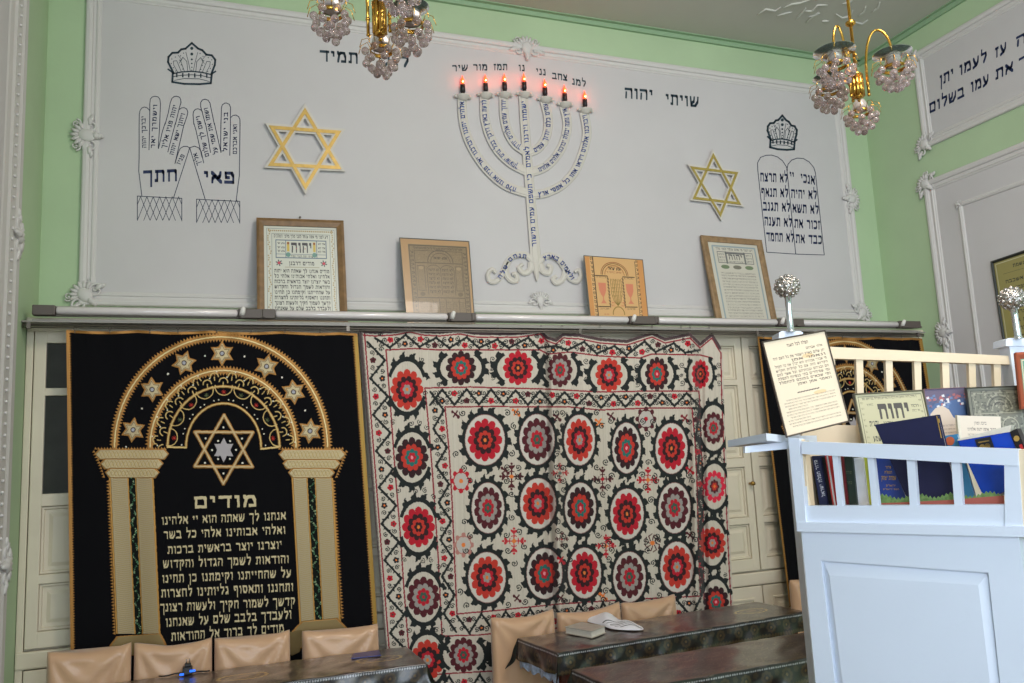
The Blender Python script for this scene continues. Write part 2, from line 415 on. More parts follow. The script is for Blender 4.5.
# trim_1: the big moulded panel round the mural
PX0, PX1, PZ0, PZ1 = -.578, 4.437, 2.478, 4.222
mb = MB(); v, f = rect_mould(lambda a, b, h: (a, YB-h, b), PX0, PZ0, PX1, PZ1, PROF); mb.add(v, f)
B3 = (ex, ez, -ey)
for (x, z, k, s) in [(PX0+.02, 3.37, PI/2, .11), (PX1-.02, 3.37, -PI/2, .11), (1.93, PZ1-.03, 0, .115), (PX0+.03, PZ0+.05, .8, .105), (PX1-.03, PZ0+.05, -.8, .10), (1.93, PZ0+.08, 0, .08), (PX0+.02, PZ1-.02, .78, .085), (PX1-.02, PZ1-.02, -.78, .085)]:
    ornament(mb, (x, YB-.012, z), *B3, s, ang=k)
trim1 = struct(mb.build('trim_1', plaster))
mb = MB(); mb.box((PX0+.07, YB-.004, PZ0+.07), (PX1-.07, YB+.01, PZ1-.07)); mural = mb.build('painted_field', mural_white, wall_back)
mural['label'] = 'greyish white painted field inside the moulded frame'
# right wall: trim_2 (inscription panel), trim_3 (tall panel with inner bead), left wall trim_4
Br = (ey*-1, ez, -ex)
mpR = lambda a, b, h: (XR-h, a, b)
mb = MB(); v, f = rect_mould(mpR, 4.10, 3.585, 1.1, 4.275, PROF); v = [(XR-(.0+XR-p[0]), p[1], p[2]) for p in v]
def rm(mpf, a0, b0, a1, b1, prof):
    """rect_mould that copes with a0>a1"""
    lo, hi = min(a0, a1), max(a0, a1); return rect_mould(mpf, lo, b0, hi, b1, prof)
v, f = rm(mpR, 4.10, 3.585, 1.1, 4.275, PROF); mb.add(v, f)
ornament(mb, (XR-.012, 4.09, 3.61), *Br, .10, ang=.8); ornament(mb, (XR-.012, 4.09, 4.25), *Br, .07, ang=2.4)
struct(mb.build('trim_2', plaster))
mb = MB(); mb.box((XR-.004, 1.17, 3.655), (XR+.01, 4.03, 4.205)); o = mb.build('inscription_panel', mural_white, wall_right); o['label'] = 'white painted panel inside the upper moulding'
mb = MB(); v, f = rm(mpR, 4.14, 1.2, .9, 3.36, PROF); mb.add(v, f)
v, f = rm(mpR, 3.90, 1.45, 1.1, 3.14, [(0, .0), (.004, .012), (.018, .016), (.03, .012), (.034, 0)]); mb.add(v, f)
ornament(mb, (XR-.012, 4.12, 3.34), *Br, .10, ang=.8); ornament(mb, (XR-.012, 4.12, 2.31), *Br, .10, ang=PI/2)
ornament(mb, (XR-.012, 3.885, 3.125), *Br, .03, ang=.8)
for i in range(150):
    for (yy, zz) in ((3.883, 1.5+i*.0109),): mb.ball((XR-.014, yy, zz), .006, sub=1)
for i in range(90): mb.ball((XR-.014, 3.86-i*.02, 3.123), .006, sub=1)
struct(mb.build('trim_3', plaster))
mb = MB(); mb.box((XR-.003, .98, 1.27), (XR+.01, 4.06, 3.29)); o = mb.build('white_field', mural_white, wall_right)
mpL = lambda a, b, h: (XL+h, a, b)
mb = MB(); v, f = rm(mpL, 4.04, .7, .2, 4.3, [(0, 0), (0, .012), (.03, .02), (.09, .02), (.11, .012), (.15, .011), (.17, .018), (.24, .018), (.26, .01), (.32, .008), (.35, .0)]); mb.add(v, f)
for z in (2.66, 1.28, 3.9): ornament(mb, (XL+.012, 3.98, z), ey, ez, ex, .11, ang=-PI/2)
for z in np.arange(.9, 4.2, .045): mb.ball((XL+.022, 3.84, z), .008, sub=1)
struct(mb.build('trim_4', plaster))
mb = MB(); mb.box((XL-.01, .5, .8), (XL+.004, 3.8, 4.1)); mb.build('white_field', mural_white, wall_left)
# ceiling edge cord and the stucco curls
mb = MB()
mb.box((XL, YB-.02, ZC-.035), (XR, YB, ZC)); mb.box((XR-.02, YF, ZC-.035), (XR, YB-.02, ZC)); mb.box((XL, YF, ZC-.035), (XL+.02, YB-.02, ZC))
mb.box((XL+.02, YB-.045, ZC-.006), (XR-.02, YB-.02, ZC)); mb.box((XR-.045, YF, ZC-.006), (XR-.02, YB-.02, ZC))
struct(mb.build('trim_5', mat('green_cord_paint', (146, 176, 142), .6)))
mb = MB(); zc = PL((0, 0, ZC), (0, 0, -1))
curls = [((757,15),(766,9),(775,11),(781,7)),((783,8),(792,4),(800,3),(812,-1)),((777,16),(786,13),(792,12)),((804,11),(812,11),(818,5),(828,5)),
         ((796,19),(802,13),(806,8)),((806,23),(812,17),(819,12)),((822,21),(829,21)),((808,17),(815,15),(820,13)),((836,14),(842,18),(850,16),(853,10)),((858,16),(864,12),(866,6)),((842,4),(850,2),(856,-3)),((855,22),(862,24),(868,20)),((872,12),(878,8),(880,2))]
for c in curls:
    P = [zc.at(x, y, .004) for x, y in c]; Q = []
    for i in range(len(P)-1):
        for t in (0, .33, .66): Q.append(P[i]*(1-t)+P[i+1]*t)
    Q.append(P[-1]); mb.tube(Q, [.002+.006*math.sin(PI*(i+.5)/len(Q)) for i in range(len(Q))], 6)
mb.build('ceiling_rose', mat('stucco', (205, 207, 198), .5), ceiling)['label'] = 'white stucco scrollwork in relief'

# ================================================================== MURAL PAINTING (on the white field)
WP = PL((0, YB-.004, 0), (0, -1, 0))
def crown(name, cx, cy, w, h, sk):
    P = []
    def T(pts): return [(cx+(x)*w/2, cy+y*h/2+sk*x*w/2) for x, y in pts]
    top = [(-.72,.5),(-.95,-.05),(-.93,-.3),(-.78,-.5),(-.55,-.52),(-.42,-.68),(-.25,-.72),(0,-1.),(.25,-.74),(.42,-.66),(.58,-.45),(.8,-.42),(.94,-.2),(.92,.05),(.78,.5)]
    P += stroke_polys(T(top), 2.0)
    P += stroke_polys(T([(-.72,.5),(-.4,.42),(0,.38),(.4,.42),(.78,.52)]), 1.3); P += stroke_polys(T([(-.76,.66),(-.4,.58),(0,.55),(.4,.58),(.76,.68)]), .7)
    P += stroke_polys(T([(-.76,.46),(-.78,.92),(-.3,1.),(.3,1.),(.76,.94),(.8,.5)]), 2.0); P += stroke_polys(T([(-.7,.84),(-.3,.74),(.3,.74),(.7,.86)]), .6)
    P += stroke_polys(T([(-.95,.3),(-.76,.46)]), 1.6)+stroke_polys(T([(.95,.36),(.78,.5)]), 1.6)
    for i in range(6): P += stroke_polys(T([(-.6+i*.24, .5), (-.6+i*.24, .66)]), 1.4)
    for a, b in ((-.14,.4),(.14,.4)): P += stroke_polys(T([(a*.4,.38),(a,-.1),(a*1.7,-.55)]), .5)
    for s in (-1, 1):
        P += stroke_polys(T([(s*.16,.38),(s*.2,-.1),(s*.36,-.3),(s*.44,-.1),(s*.3,.38)]), .55)
        P += stroke_polys(T([(s*.42,.42),(s*.6,-.12),(s*.74,-.1),(s*.72,.1),(s*.56,.45)]), .55)
        P += stroke_polys(T([(s*.55,-.4),(s*.42,-.2),(s*.5,0)]), .45)
        for q in ((.33,-.5),(.45,-.36),(.48,-.15),(.42,.08),(.36,.28),(.66,-.3),(.8,-.2),(.82,.02),(.74,.22),(.64,.38)): P.append(disc(*T([(s*q[0], q[1])])[0], .55))
    for q, r in ((-.74,1.6),(-.46,1.5),(-.2,1.),(0,.8),(.18,.6),(.32,.5)): P.append(disc(*T([(0, q)])[0], r))
    o = paint(name, P, WP, teal_ink, mural); return o
crown('painted_crown', 191.8, 63.5, 50, 41, .02)['label'] = 'dark blue outlined crown above the pair of hands'
crown('painted_crown', 782.3, 132.5, 31, 34, .07)['label'] = 'dark blue outlined crown above the tablets'
def px8(ox, oy, sc, pts): return [(ox+x/sc, oy+y/sc) for x, y in pts]
Z1 = lambda pts: px8(120, 30, 7.314, pts); Z2 = lambda pts: px8(120, 130, 7.314, pts)
P = []; w = .75
def fin(a, b): return [tuple(x) for x in a+b]
hands = [Z1([(140,690),(141,620),(146,590),(160,570),(180,563),(200,570),(216,588)]), Z1([(217,690),(218,540),(222,505),(235,490),(256,484),(280,490),(292,508),(296,540),(290,690)]),
    Z1([(330,690),(352,610),(368,530),(380,500),(395,487),(412,484),(432,490),(443,505),(446,530),(434,570),(405,690)]), Z1([(436,580),(450,570),(470,568),(488,578),(496,600),(490,630),(470,690)]),
    Z1([(540,690),(534,620),(538,595),(552,580),(570,576),(590,584),(604,600)]), Z1([(625,690),(590,560),(590,530),(602,512),(622,506),(645,514),(658,535),(690,690)]),
    Z1([(738,690),(742,570),(748,548),(765,535),(780,534),(800,544),(808,565),(808,690)]), Z1([(810,640),(826,625),(848,622),(868,634),(877,655),(878,700)]),
    Z2([(140,-50),(140,200),(137,300),(160,485)]), Z2([(217,-40),(212,145)]), Z2([(290,-40),(280,135)]), Z2([(330,-50),(310,10),(282,135)]), Z2([(405,-50),(350,160)]), Z2([(470,-50),(445,60),(402,245)]),
    Z2([(402,245),(425,170),(440,135),(465,120),(490,120),(510,130),(392,495)]), Z2([(510,130),(622,505)]), Z2([(510,130),(545,118),(575,130),(595,160),(612,240)]),
    Z2([(540,-50),(555,0),(600,200)]), Z2([(625,-50),(640,30),(662,165)]), Z2([(690,-50),(738,160)]), Z2([(738,-50),(736,100),(738,165)]), Z2([(808,-50),(803,185)]), Z2([(878,-50),(876,100),(873,330),(850,515)])]
for h_ in hands: P += stroke_polys(h_, w)
for x0, x1, y0, y1, yb in ((127, 452, 483, 500, 655), (560, 876, 506, 522, 672)):
    P += stroke_polys(Z2([(x0, yb), (x0, y0), (x1, y1), (x1, yb+10)]), .7); n = 7; d = (x1-x0)/n
    for i in range(-1, n+1):
        for s in (1, -1):
            xa = x0+(i+.5)*d; xb = xa+s*d*1.5
            ya, yb2 = y0+5, yb+6
            if xb > x1: yb2 = ya+(yb2-ya)*(x1-xa)/(xb-xa); xb = x1
            if xb < x0: yb2 = ya+(yb2-ya)*(x0-xa)/(xb-xa); xb = x0
            if x0 <= xa <= x1: P += stroke_polys(Z2([(xa, ya), (xb, yb2)]), .55)
paint('painted_hands', P, WP, ink, mural)['label'] = 'pair of raised hands in thin dark outline with latticed cuffs'
P = []
for t, a, b, h_ in [('יברכך יהוה', (174,0),(174,0),0)]: pass
ft = [('יברכך יהוה', Z1([(172,630),(172,690)])[0], Z2([(178,135)])[0]), ('וישמרך יאר', Z1([(258,545)])[0], Z2([(240,140)])[0]), ('יהוה פניו אליך', Z1([(405,550)])[0], Z2([(315,140)])[0]), ('ויחנך ישא יהוה', Z1([(462,610)])[0], Z2([(375,185)])[0]),
      ('פניו', Z2([(462,180)])[0], Z2([(424,255)])[0]), ('אליך', Z2([(548,170)])[0], Z2([(580,262)])[0]), ('וישם לך שלום', Z1([(568,630)])[0], Z2([(640,200)])[0]), ('ושמו את שמי על', Z1([(626,570)])[0], Z2([(706,180)])[0]), ('בני ישראל', Z1([(775,600)])[0], Z2([(770,165)])[0]), ('ואני אברכם', Z1([(842,690)])[0], Z2([(840,180)])[0])]
for t, a, b in ft: P += path_text(t, [a, b], 4.2, nw=.9, nh=.9)
paint('finger_lettering', P, WP, navy, mural)
P = text_polys('חתך', Z2([(168,383)])[0], Z2([(420,372)])[0], 11.6, nh=1.35)+text_polys('פאי', Z2([(612,386)])[0], Z2([(842,392)])[0], 11.6, nh=1.35)
paint('palm_lettering', P, WP, navy, mural)
P = text_polys('לנגדי תמיד', (319.5, 61), (409, 67.5), 11)
paint('inscription', P, WP, teal_ink, mural)['label'] = 'dark Hebrew inscription partly behind the hanging chandelier'
P = text_polys('שויתי', (665.5, 104.3), (699, 107.3), 10.5)+text_polys('יהוה', (624.5, 98), (653, 100.5), 10.5)
paint('inscription', P, WP, teal_ink, mural)['label'] = 'dark Hebrew inscription right of the candelabrum'
P = []
for t, a, b in [('שיר',(452,71.5),(468,70.8)),('מור',(473,70.5),(487.5,70.5)),('תמז',(493.5,70.2),(507.5,70.2)),('נו',(518.5,71),(525,71.2)),('נני',(536,74.5),(546,75.6)),('צחב',(552,78.8),(567.5,81)),('למנ',(572,84.5),(586,87))]: P += text_polys(t, a, b, 6.3)
paint('inscription', P, WP, teal_ink, mural)['label'] = 'row of seven short Hebrew letter groups above the candle bulbs'
Z5 = lambda pts: px8(740, 100, 4.271, pts)
P = stroke_polys(Z5([(238,658),(114,650),(76,300),(75,268),(88,245),(112,236),(135,235),(160,243),(182,260),(198,285),(203,300)]), .7)+stroke_polys(Z5([(200,300),(205,275),(220,257),(245,248),(270,250),(295,264),(315,288),(322,310),(360,662),(238,658)]), .7)+stroke_polys(Z5([(200,295),(238,658)]), .7)
tab = paint('painted_tablets', P, WP, ink, mural); tab['label'] = 'pair of round-topped tablets in thin outline'
P = []
for t, a, b in [('לא תרצח',(86,347),(203,353)),('לא תנאף',(90,412),(206,416)),('לא תגנב',(98,472),(214,478)),('לא תענה',(104,535),(222,543)),('לא תחמד',(112,602),(230,608)),
                ('אנכי  יי',(212,343),(320,362)),('לא יהיה',(218,418),(328,424)),('לא תשא',(224,480),(336,488)),('זכור את',(232,545),(342,553)),('כבד את',(238,610),(350,616))]:
    a, b = Z5([a, b]); P += text_polys(t, a, b, 8.6, nh=1.2)
paint('tablet_lettering', P, WP, navy, tab)
# right wall verse
RP = PL((XR-.004, 0, 0), (-1, 0, 0)); Zr = lambda x, y: (900+x/3.795, y/3.795)
P = []
def tilt_text(t, pl, pr, h):
    """text with upright strokes following the wall's foreshortening"""
    return text_polys(t, pl, pr, h, nh=1.25)
for t, a, b in [('יתן', (150,327), (203,297)), ('לעמו', (225,288), (330,232)), ('עז', (360,222), (405,196)), ('ה', (440,180), (478,160)),
                ('בשלום', (110,432), (244,366)), ('עמו', (268,352), (338,318)), ('את', (362,304), (430,270)), ('ך', (450,262), (490,240))]:
    P += tilt_text(t, Zr(*a), Zr(*b), 10.2)
P += text_polys("ה' יהוה", Zr(500, 150), Zr(700, 50), 10.2)+text_polys('יהוה יבר', Zr(500, 235), Zr(740, 115), 10.2)
paint('wall_verse', P, RP, navy, bpy.data.objects['inscription_panel'])['label'] = 'two lines of navy Hebrew verse'
# ================================================================== PLASTER STARS AND THE CANDELABRUM (relief on the wall)
relief = mat('relief_plaster', (204, 200, 191), .55, bump=.06, bscale=30); gold_paint = mat('gold_paint', (202, 168, 92), .4, metal=.25, noise=.15, nscale=40)
gold_dull = mat('dull_gold_paint', (176, 156, 82), .45, metal=.25, noise=.15, nscale=40)
def ring_tri(mb, T, w_out, w_in, plane, o0, o1, mi=0):
    """triangular band between the outline grown by w_out and shrunk by w_in (photograph units)"""
    c = np.mean(T, 0); A = []
    rad = np.mean([np.hypot(*(np.array(t)-c)) for t in T])
    O = [tuple(c+(np.array(t)-c)*(1+2*w_out/rad)) for t in T]; I = [tuple(c+(np.array(t)-c)*(1-2*w_in/rad)) for t in T]
    v = []
    for P_, o_ in ((O, o1), (I, o1), (O, o0), (I, o0)): v += [plane.at(x, y, o_) for x, y in P_]
    f = []
    for i in range(3):
        j = (i+1) % 3; f += [(i, j, 3+j, 3+i), (6+i, 6+j, j, i), (3+i, 3+j, 9+j, 9+i)]
    mb.add(v, f, mi)
def wall_star(label, up, dn, wo, wi, g0, g1, gm):
    c = WP.at(*np.mean(up+dn, 0)); t = thing('star_relief', c, label, 'star ornament')
    mb = MB()
    for T, hh in ((up, .024), (dn, .0258)): ring_tri(mb, T, wo, wi, WP, 0, hh)
    mb.build('plaster_band', relief, t)
    mb = MB(); ring_tri(mb, up, g0, g1, WP, .02, .029); ring_tri(mb, dn, g0, g1, WP, .02, .0312); mb.build('gilded_band', gm, t)
wall_star('large gold and white six-pointed star relief between the painted hands and the candelabrum', [(305,107),(342,169.5),(267.5,166)], [(305.5,190.5),(268.5,125),(342,130.5)], 1.9, 5.8, -.2, 3.6, gold_paint)
wall_star('slimmer gold six-pointed star relief between the candelabrum and the painted tablets', [(713.2,152.5),(741.5,205),(692.5,199)], [(720.8,217.5),(690,166),(738.5,172)], 1.5, 4.0, -.1, 2.4, gold_dull)
men = thing('wall_candelabrum', WP.at(530, 190), 'white plaster seven-branched candelabrum relief with red bulbs on the back wall', 'candelabrum')
def smooth_path(pts, n=8):
    P = [np.array(p, float) for p in pts]; out = []
    for i in range(len(P)-1):
        p0, p1, p2, p3 = P[max(i-1, 0)], P[i], P[i+1], P[min(i+2, len(P)-1)]
        for k in range(n):
            t = k/n; out.append(.5*((2*p1)+(-p0+p2)*t+(2*p0-5*p1+4*p2-p3)*t*t+(-p0+3*p1-3*p2+p3)*t**3))
    out.append(P[-1]); return out
def band(mb, pts, w, h, plane, widths=None):
    """raised strap with rounded shoulders following a path given in photograph coordinates"""
    P = smooth_path(pts); n = len(P); prof = [(-1, 0), (-.92, .7), (-.62, .82), (-.4, 1), (.4, 1), (.62, .82), (.92, .7), (1, 0)]; v = []; f = []; k = len(prof)
    for i in range(n):
        d = P[min(i+1, n-1)]-P[max(i-1, 0)]; d /= np.hypot(*d); nn = np.array([-d[1], d[0]])
        ww = w if widths is None else np.interp(i/(n-1), np.linspace(0, 1, len(widths)), widths)
        for a, b in prof: q = P[i]+nn*a*ww/2; v.append(plane.at(q[0], q[1], b*h))
    for i in range(n-1):
        for a in range(k-1): f.append((i*k+a, i*k+a+1, (i+1)*k+a+1, (i+1)*k+a))
    f += [list(range(k)), [(n-1)*k+a for a in reversed(range(k))]]
    mb.add(v, f)
ARMS = [[(462,99),(463,118),(467.5,137),(476.5,155),(489.5,172),(507,186),(529,193.5)], [(584,112),(587,133),(583,152),(575,171),(562,185),(545,193),(529,194.5)],
        [(484.3,97),(485,118),(490,136),(498.5,151),(511,163),(528,172)], [(564,106),(567.5,124),(564,142),(556.5,156),(545,167),(529,173)],
        [(503.5,96.5),(504.5,118),(509,134),(516.5,145),(527,152)], [(544.5,101),(548.5,120),(546,137),(538.5,148),(527,153)]]
for i, a in enumerate(ARMS):
    mb = MB(); band(mb, a, 9.2, .022, WP); mb.build('branch', relief, men)
mb = MB(); band(mb, [(523.2,96),(526,140),(530.5,195),(536,262)], 9.6, .025, WP, [9.4, 9.4, 9.6, 11]); mb.build('stem', relief, men)
mb = MB()
for pts in ([(534,262),(526,255),(515,255.5),(507,263),(503,273),(497,281),(490,281),(488,274),(492,269),(496,273)], [(538,264),(546,256),(556,257),(564,267),(570,278),(577,281.5),(581,276),(579,270),(575,272)],
            [(531,262),(530,270),(524,273),(519,268),(523,264)], [(541,264),(543,271),(549,273),(551,267),(547,265)], [(508,262),(506,272),(511,280),(517,280),(516,274),(512,274)], [(566,270),(563,279),(557,283),(553,279),(557,276)]):
    band(mb, pts, 6, .02, WP, [6.5, 6, 5, 3.5])
band(mb, [(536,262),(536.5,272),(537,281)], 8, .022, WP, [9, 6, 1])
mb.build('scroll_foot', relief, men)['label'] = 'scrolling plaster foot with curled ends'
SOCK = [(461.5,90),(484.3,88.7),(503.3,87.8),(522.8,87.3),(543.5,93),(563.2,98.7),(583.3,104.5)]
TOPS = [(462,99),(484.3,97.3),(503.4,96.8),(523.2,96.6),(544.2,101.5),(563.8,106.5),(584,112.2)]
black_pl = mat('black_socket_plastic', (26, 24, 26), .35)
bulb_m = mat('lit_red_bulb', (255, 120, 60), .3, emis=(255, 52, 22), estr=3.2); fil_m = mat('bulb_filament', (255, 220, 150), .4, emis=(255, 205, 120), estr=26)
for (sx, sy), (tx, ty) in zip(SOCK, TOPS):
    c = WP.at(tx, ty); mb = MB(); mb.lathe([(.024, -.02), (.03, -.008), (.044, .002), (.046, .008), (.032, .011), (.0, .012)], c+np.array([0, -.02, 0]), seg=16)
    for s_ in (-1, 1): mb.ball(c+np.array([s_*.046, -.022, .004]), .012, sub=1)
    mb.build('drip_cup', relief, men)
    c = WP.at(sx, sy); mb = MB(); mb.lathe([(.011, -.05), (.012, -.024), (.0155, -.022), (.0155, .022), (.013, .024)], c+np.array([0, -.025, 0]), seg=14); so = mb.build('bulb_socket', black_pl, men)
    mb = MB(); b0 = c+np.array([0, -.025, .023]); mb.lathe([(.004, 0), (.0105, .012), (.012, .022), (.009, .036), (.004, .05), (.0008, .062)], b0, seg=12, mi=0); mb.ball(b0+np.array([0, -.010, .016]), .0042, mi=1, sub=1)
    mb.build('candle_bulb', [bulb_m, fil_m], so)['label'] = 'small flame-shaped bulb glowing red'
    l = bpy.data.lights.new('bulb_glow', 'POINT'); l.energy = .14; l.color = (1, .16, .05); l.shadow_soft_size = .012; lo = bpy.data.objects.new('bulb_glow', l); link(lo); lo.location = b0+np.array([0, -.02, .02])
WPm = PL((0, YB-.004-.0225, 0), (0, -1, 0)); P = []
AT = ['אלהים יחננו ויברכנו יאר פניו אתנו סלה', 'ויברכנו אלהים ויראו אתו כל אפסי ארץ', 'לדעת בארץ דרכך בכל גוים ישועתך', 'ארץ נתנה יבולה יברכנו אלהים אלהינו', 'יודוך עמים אלהים יודוך', 'עמים כלם יודוך עמים']
for i, (t, a) in enumerate(zip(AT, ARMS)):
    q = smooth_path(a, 5); q = [tuple(x) for x in q]; q = q[1:-3]
    paint('lettering', path_text(t, q, 4.3, nw=.95, nh=1.0), WPm, blue_ink, men, off=.003)
P = path_text('ישמחו וירננו לאמים', [(523.6, 101), (528.6, 168)], 4.4, nw=.95, nh=1.)
paint('lettering', P, WPm, blue_ink, men, off=.003); P = []
P += path_text('כי תשפט עמים מישור', [(529.2, 174), (534.5, 247)], 4.4, nw=.95, nh=1.)
paint('lettering', P, WPm, blue_ink, men, off=.003); P = []
q = [tuple(x) for x in smooth_path([(527, 256.5), (516, 255.8), (508, 262), (503.5, 272), (498, 279)], 6)]; P = path_text('תנחם סלה', q, 3.9)
q = [tuple(x) for x in smooth_path([(573, 279), (567.5, 270), (560, 260.5), (551, 256.5), (543, 258.5)], 6)]; P += path_text('ולאמים בארץ', q, 3.9)
paint('lettering', P, WPm, blue_ink, men, off=.003)['label'] = 'small blue Hebrew letters on the scrolling foot'
# ================================================================== BUILT-IN CUPBOARD below the mural
YC = 4.33
cb = thing('built_in_cupboard', (1.95, YC, 0), 'long cream built-in cupboard wall behind the curtains, below the mural', 'cupboard')
mb = MB(); mb.box((XL+.002, YC+.02, 0), (XR-.002, YB-.002, 2.33)); mb.box((XL+.002, YC-.035, 2.33), (XR-.002, YB-.002, 2.362), bev=.006); mb.box((XL+.002, YC-.02, 2.30), (XR-.002, YC+.03, 2.33), bev=.006)
mb.box((XL+.002, YC-.02, .80), (XR-.002, YC+.02, .875), bev=.008)
for x in (XL+.002, XR-.032): mb.box((x, YC-.012, 0), (x+.03, YC+.02, 2.30), bev=.004)
mb.build('carcass', cream, cb)
dx0 = XL+.032; nd = 11; dw = (XR-XL-.064)/nd
def raised(mb, x0, z0, x1, z1, y):
    v, f = rect_mould(lambda a, b, h: (a, y-h, b), x0, z0, x1, z1, [(0, .0), (.004, .008), (.012, .008), (.016, -.002), (.032, -.002), (.05, .006)]); mb.add(v, f)
    mb.box((x0+.049, y-.006, z0+.049), (x1-.049, y+.004, z1-.049))
for i in range(nd):
    a = dx0+i*dw+.004; b = a+dw-.008; mb = MB(); y0 = YC-.006
    st = .05
    glass = i in (0, 5, 10)
    for (p, q) in ((a, a+st), (b-st, b)): mb.box((p, y0-.01, .885), (q, YC+.018, 2.30), bev=.004)
    for z0_, z1_ in ((.885, .955), (1.16, 1.20), (1.50, 1.555), (2.0, 2.035), (2.245, 2.30)): mb.box((a+st-.002, y0-.01, z0_), (b-st+.002, YC+.018, z1_), bev=.003)
    raised(mb, a+st-.002, .955, b-st+.002, 1.16, YC+.004); raised(mb, a+st-.002, 1.20, b-st+.002, 1.50, YC+.004)
    if not glass: raised(mb, a+st-.002, 1.555, b-st+.002, 2.0, YC+.004); raised(mb, a+st-.002, 2.035, b-st+.002, 2.245, YC+.004)
    d = mb.build('door', cream, cb)
    if glass:
        for z0_, z1_ in ((1.555, 2.0), (2.035, 2.245)):
            mb = MB(); mb.box((a+st-.001, YC+.002, z0_), (b-st+.001, YC+.008, z1_)); mb.build('pane', dark_glass, d)['label'] = 'dark glass pane'
    mb = MB(); mb.lathe([(.006, 0), (.006, .02), (.014, .03), (.012, .042), (.002, .045)], (b-st*.5, y0-.01, 1.4), axis=(0, -1, 0), seg=12); mb.build('knob', mat('brass', (170, 135, 70), .35, metal=.8), d)
for i in range(nd):
    a = dx0+i*dw+.004; b = a+dw-.008; mb = MB(); mb.box((a, YC-.016, .1), (b, YC+.018, .795), bev=.004); raised(mb, a+.06, .18, b-.06, .73, YC-.016); mb.build('lower_door', cream, cb)
# fluorescent battens lying along the cupboard top
tube_m = mat('unlit_tube_glass', (214, 208, 206), .18, coat=.6); batten_m = mat('batten_enamel', (150, 146, 140), .35); sock_m = mat('lamp_holder_grey', (92, 84, 78), .5)
ZT = 2.378; YT = 4.235
tubes = [(33, 56, 238, 262), (262, 275, 447, 470), (470, 474, 627, 652), (652, 656, 775, 790), (790, 800, 895, 916)]
lab = ['leftmost fluorescent tube fitting above the black curtain', 'fluorescent tube fitting in front of the Hebrew prayer sheet and brown print', 'fluorescent tube fitting under the plaster candelabrum', 'fluorescent tube fitting below the leaning framed sheet on the right', 'rightmost fluorescent tube fitting behind the silver finial']
pt = planeY(YT)
for (a, t0, t1, b), lb in zip(tubes, lab):
    X = [float(pt.at(q, 312)[0]) for q in (a, t0, t1, b)]
    t = thing('fluorescent_lamp', ((X[0]+X[3])/2, YT, ZT-.03), lb, 'lamp', 'fluorescent lamps along the cupboard top')
    mb = MB(); mb.box((X[0], YT+.012, ZT-.016), (X[3], YT+.05, ZT+.03), bev=.004); mb.box((X[0], YT-.02, ZT-.045), (X[3], YT+.05, ZT-.04)); mb.build('batten', batten_m, t)
    mb = MB(); mb.lathe([(.0, 0), (.012, .002), (.0185, .01), (.0185, X[2]-X[1]-.01), (.012, X[2]-X[1]-.002), (0, X[2]-X[1])], (X[1], YT-.01, ZT+.004), axis=(1, 0, 0), seg=16); mb.build('glass_tube', tube_m, t)
    for u, v_ in ((X[0], X[1]), (X[2], X[3])):
        mb = MB(); mb.box((u, YT-.03, ZT-.02), (v_, YT+.012, ZT+.026), bev=.004); mb.box((u+.01, YT-.045, ZT-.022), (v_-.01, YT-.028, ZT-.012)); mb.build('lamp_holder', sock_m, t)
    mb = MB(); mb.lathe([(.012, -.02), (.013, 0), (.01, .02), (.004, .024)], (X[2]+.02, YT-.04, ZT+.008), axis=(.2, -.5, 1), seg=12); mb.build('starter', mat('starter_white', (225, 222, 215), .4), t)
# curtain rod
rod_m = mat('dull_steel', (120, 112, 104), .35, metal=.6)
rod = thing('curtain_rod', (1.95, 4.2, 2.345), 'long thin metal curtain rod running under the tube lamps', 'curtain rod')
mb = MB(); mb.tube([(XL+.004, 4.2, 2.309), (XR-.11, 4.2, 2.309)], .006, 8); mb.build('upper_bar', rod_m, rod)
mb = MB(); mb.tube([(XL+.004, 4.2, 2.298), (XR-.11, 4.2, 2.298)], .0025, 8); mb.build('lower_wire', rod_m, rod)
mb = MB(); mb.box((XL+.002, 4.19, 2.322), (XR-.1, 4.285, 2.328)); mb.build('track', batten_m, rod)
for x in (XL+.03, .7, 2.0, 3.2, XR-.16):
    mb = MB(); mb.box((x-.008, 4.193, 2.294), (x+.008, 4.207, 2.322)); mb.build('bracket', rod_m, rod)

# ================================================================== PICTURES standing on the cupboard, leaning on the wall
LEAN = PL((0, 4.468, 2.362), (0, -1, .17))
wood_f = mat('frame_wood', (128, 98, 62), .45, noise=.3, nscale=25); wood_f2 = mat('frame_wood_pale', (150, 122, 88), .5, noise=.3, nscale=25)
clip_m = mat('grey_clip_glass_edge', (110, 116, 112), .3)
print_m = vcmat('printed_paper', rough=.6, coat=.0); glassy_print = vcmat('print_behind_glass', rough=.35, coat=.15)
def quad_pt(q, u, v):
    q = [np.array(p, float) for p in q]; return (q[0]*(1-u)+q[1]*u)*(1-v)+(q[3]*(1-u)+q[2]*u)*v
def inset(q, l, t, r=None, b=None):
    """shrink a quad by fractions"""
    r = l if r is None else r; b = t if b is None else b
    return [tuple(quad_pt(q, l, t)), tuple(quad_pt(q, 1-r, t)), tuple(quad_pt(q, 1-r, 1-b)), tuple(quad_pt(q, l, 1-b))]
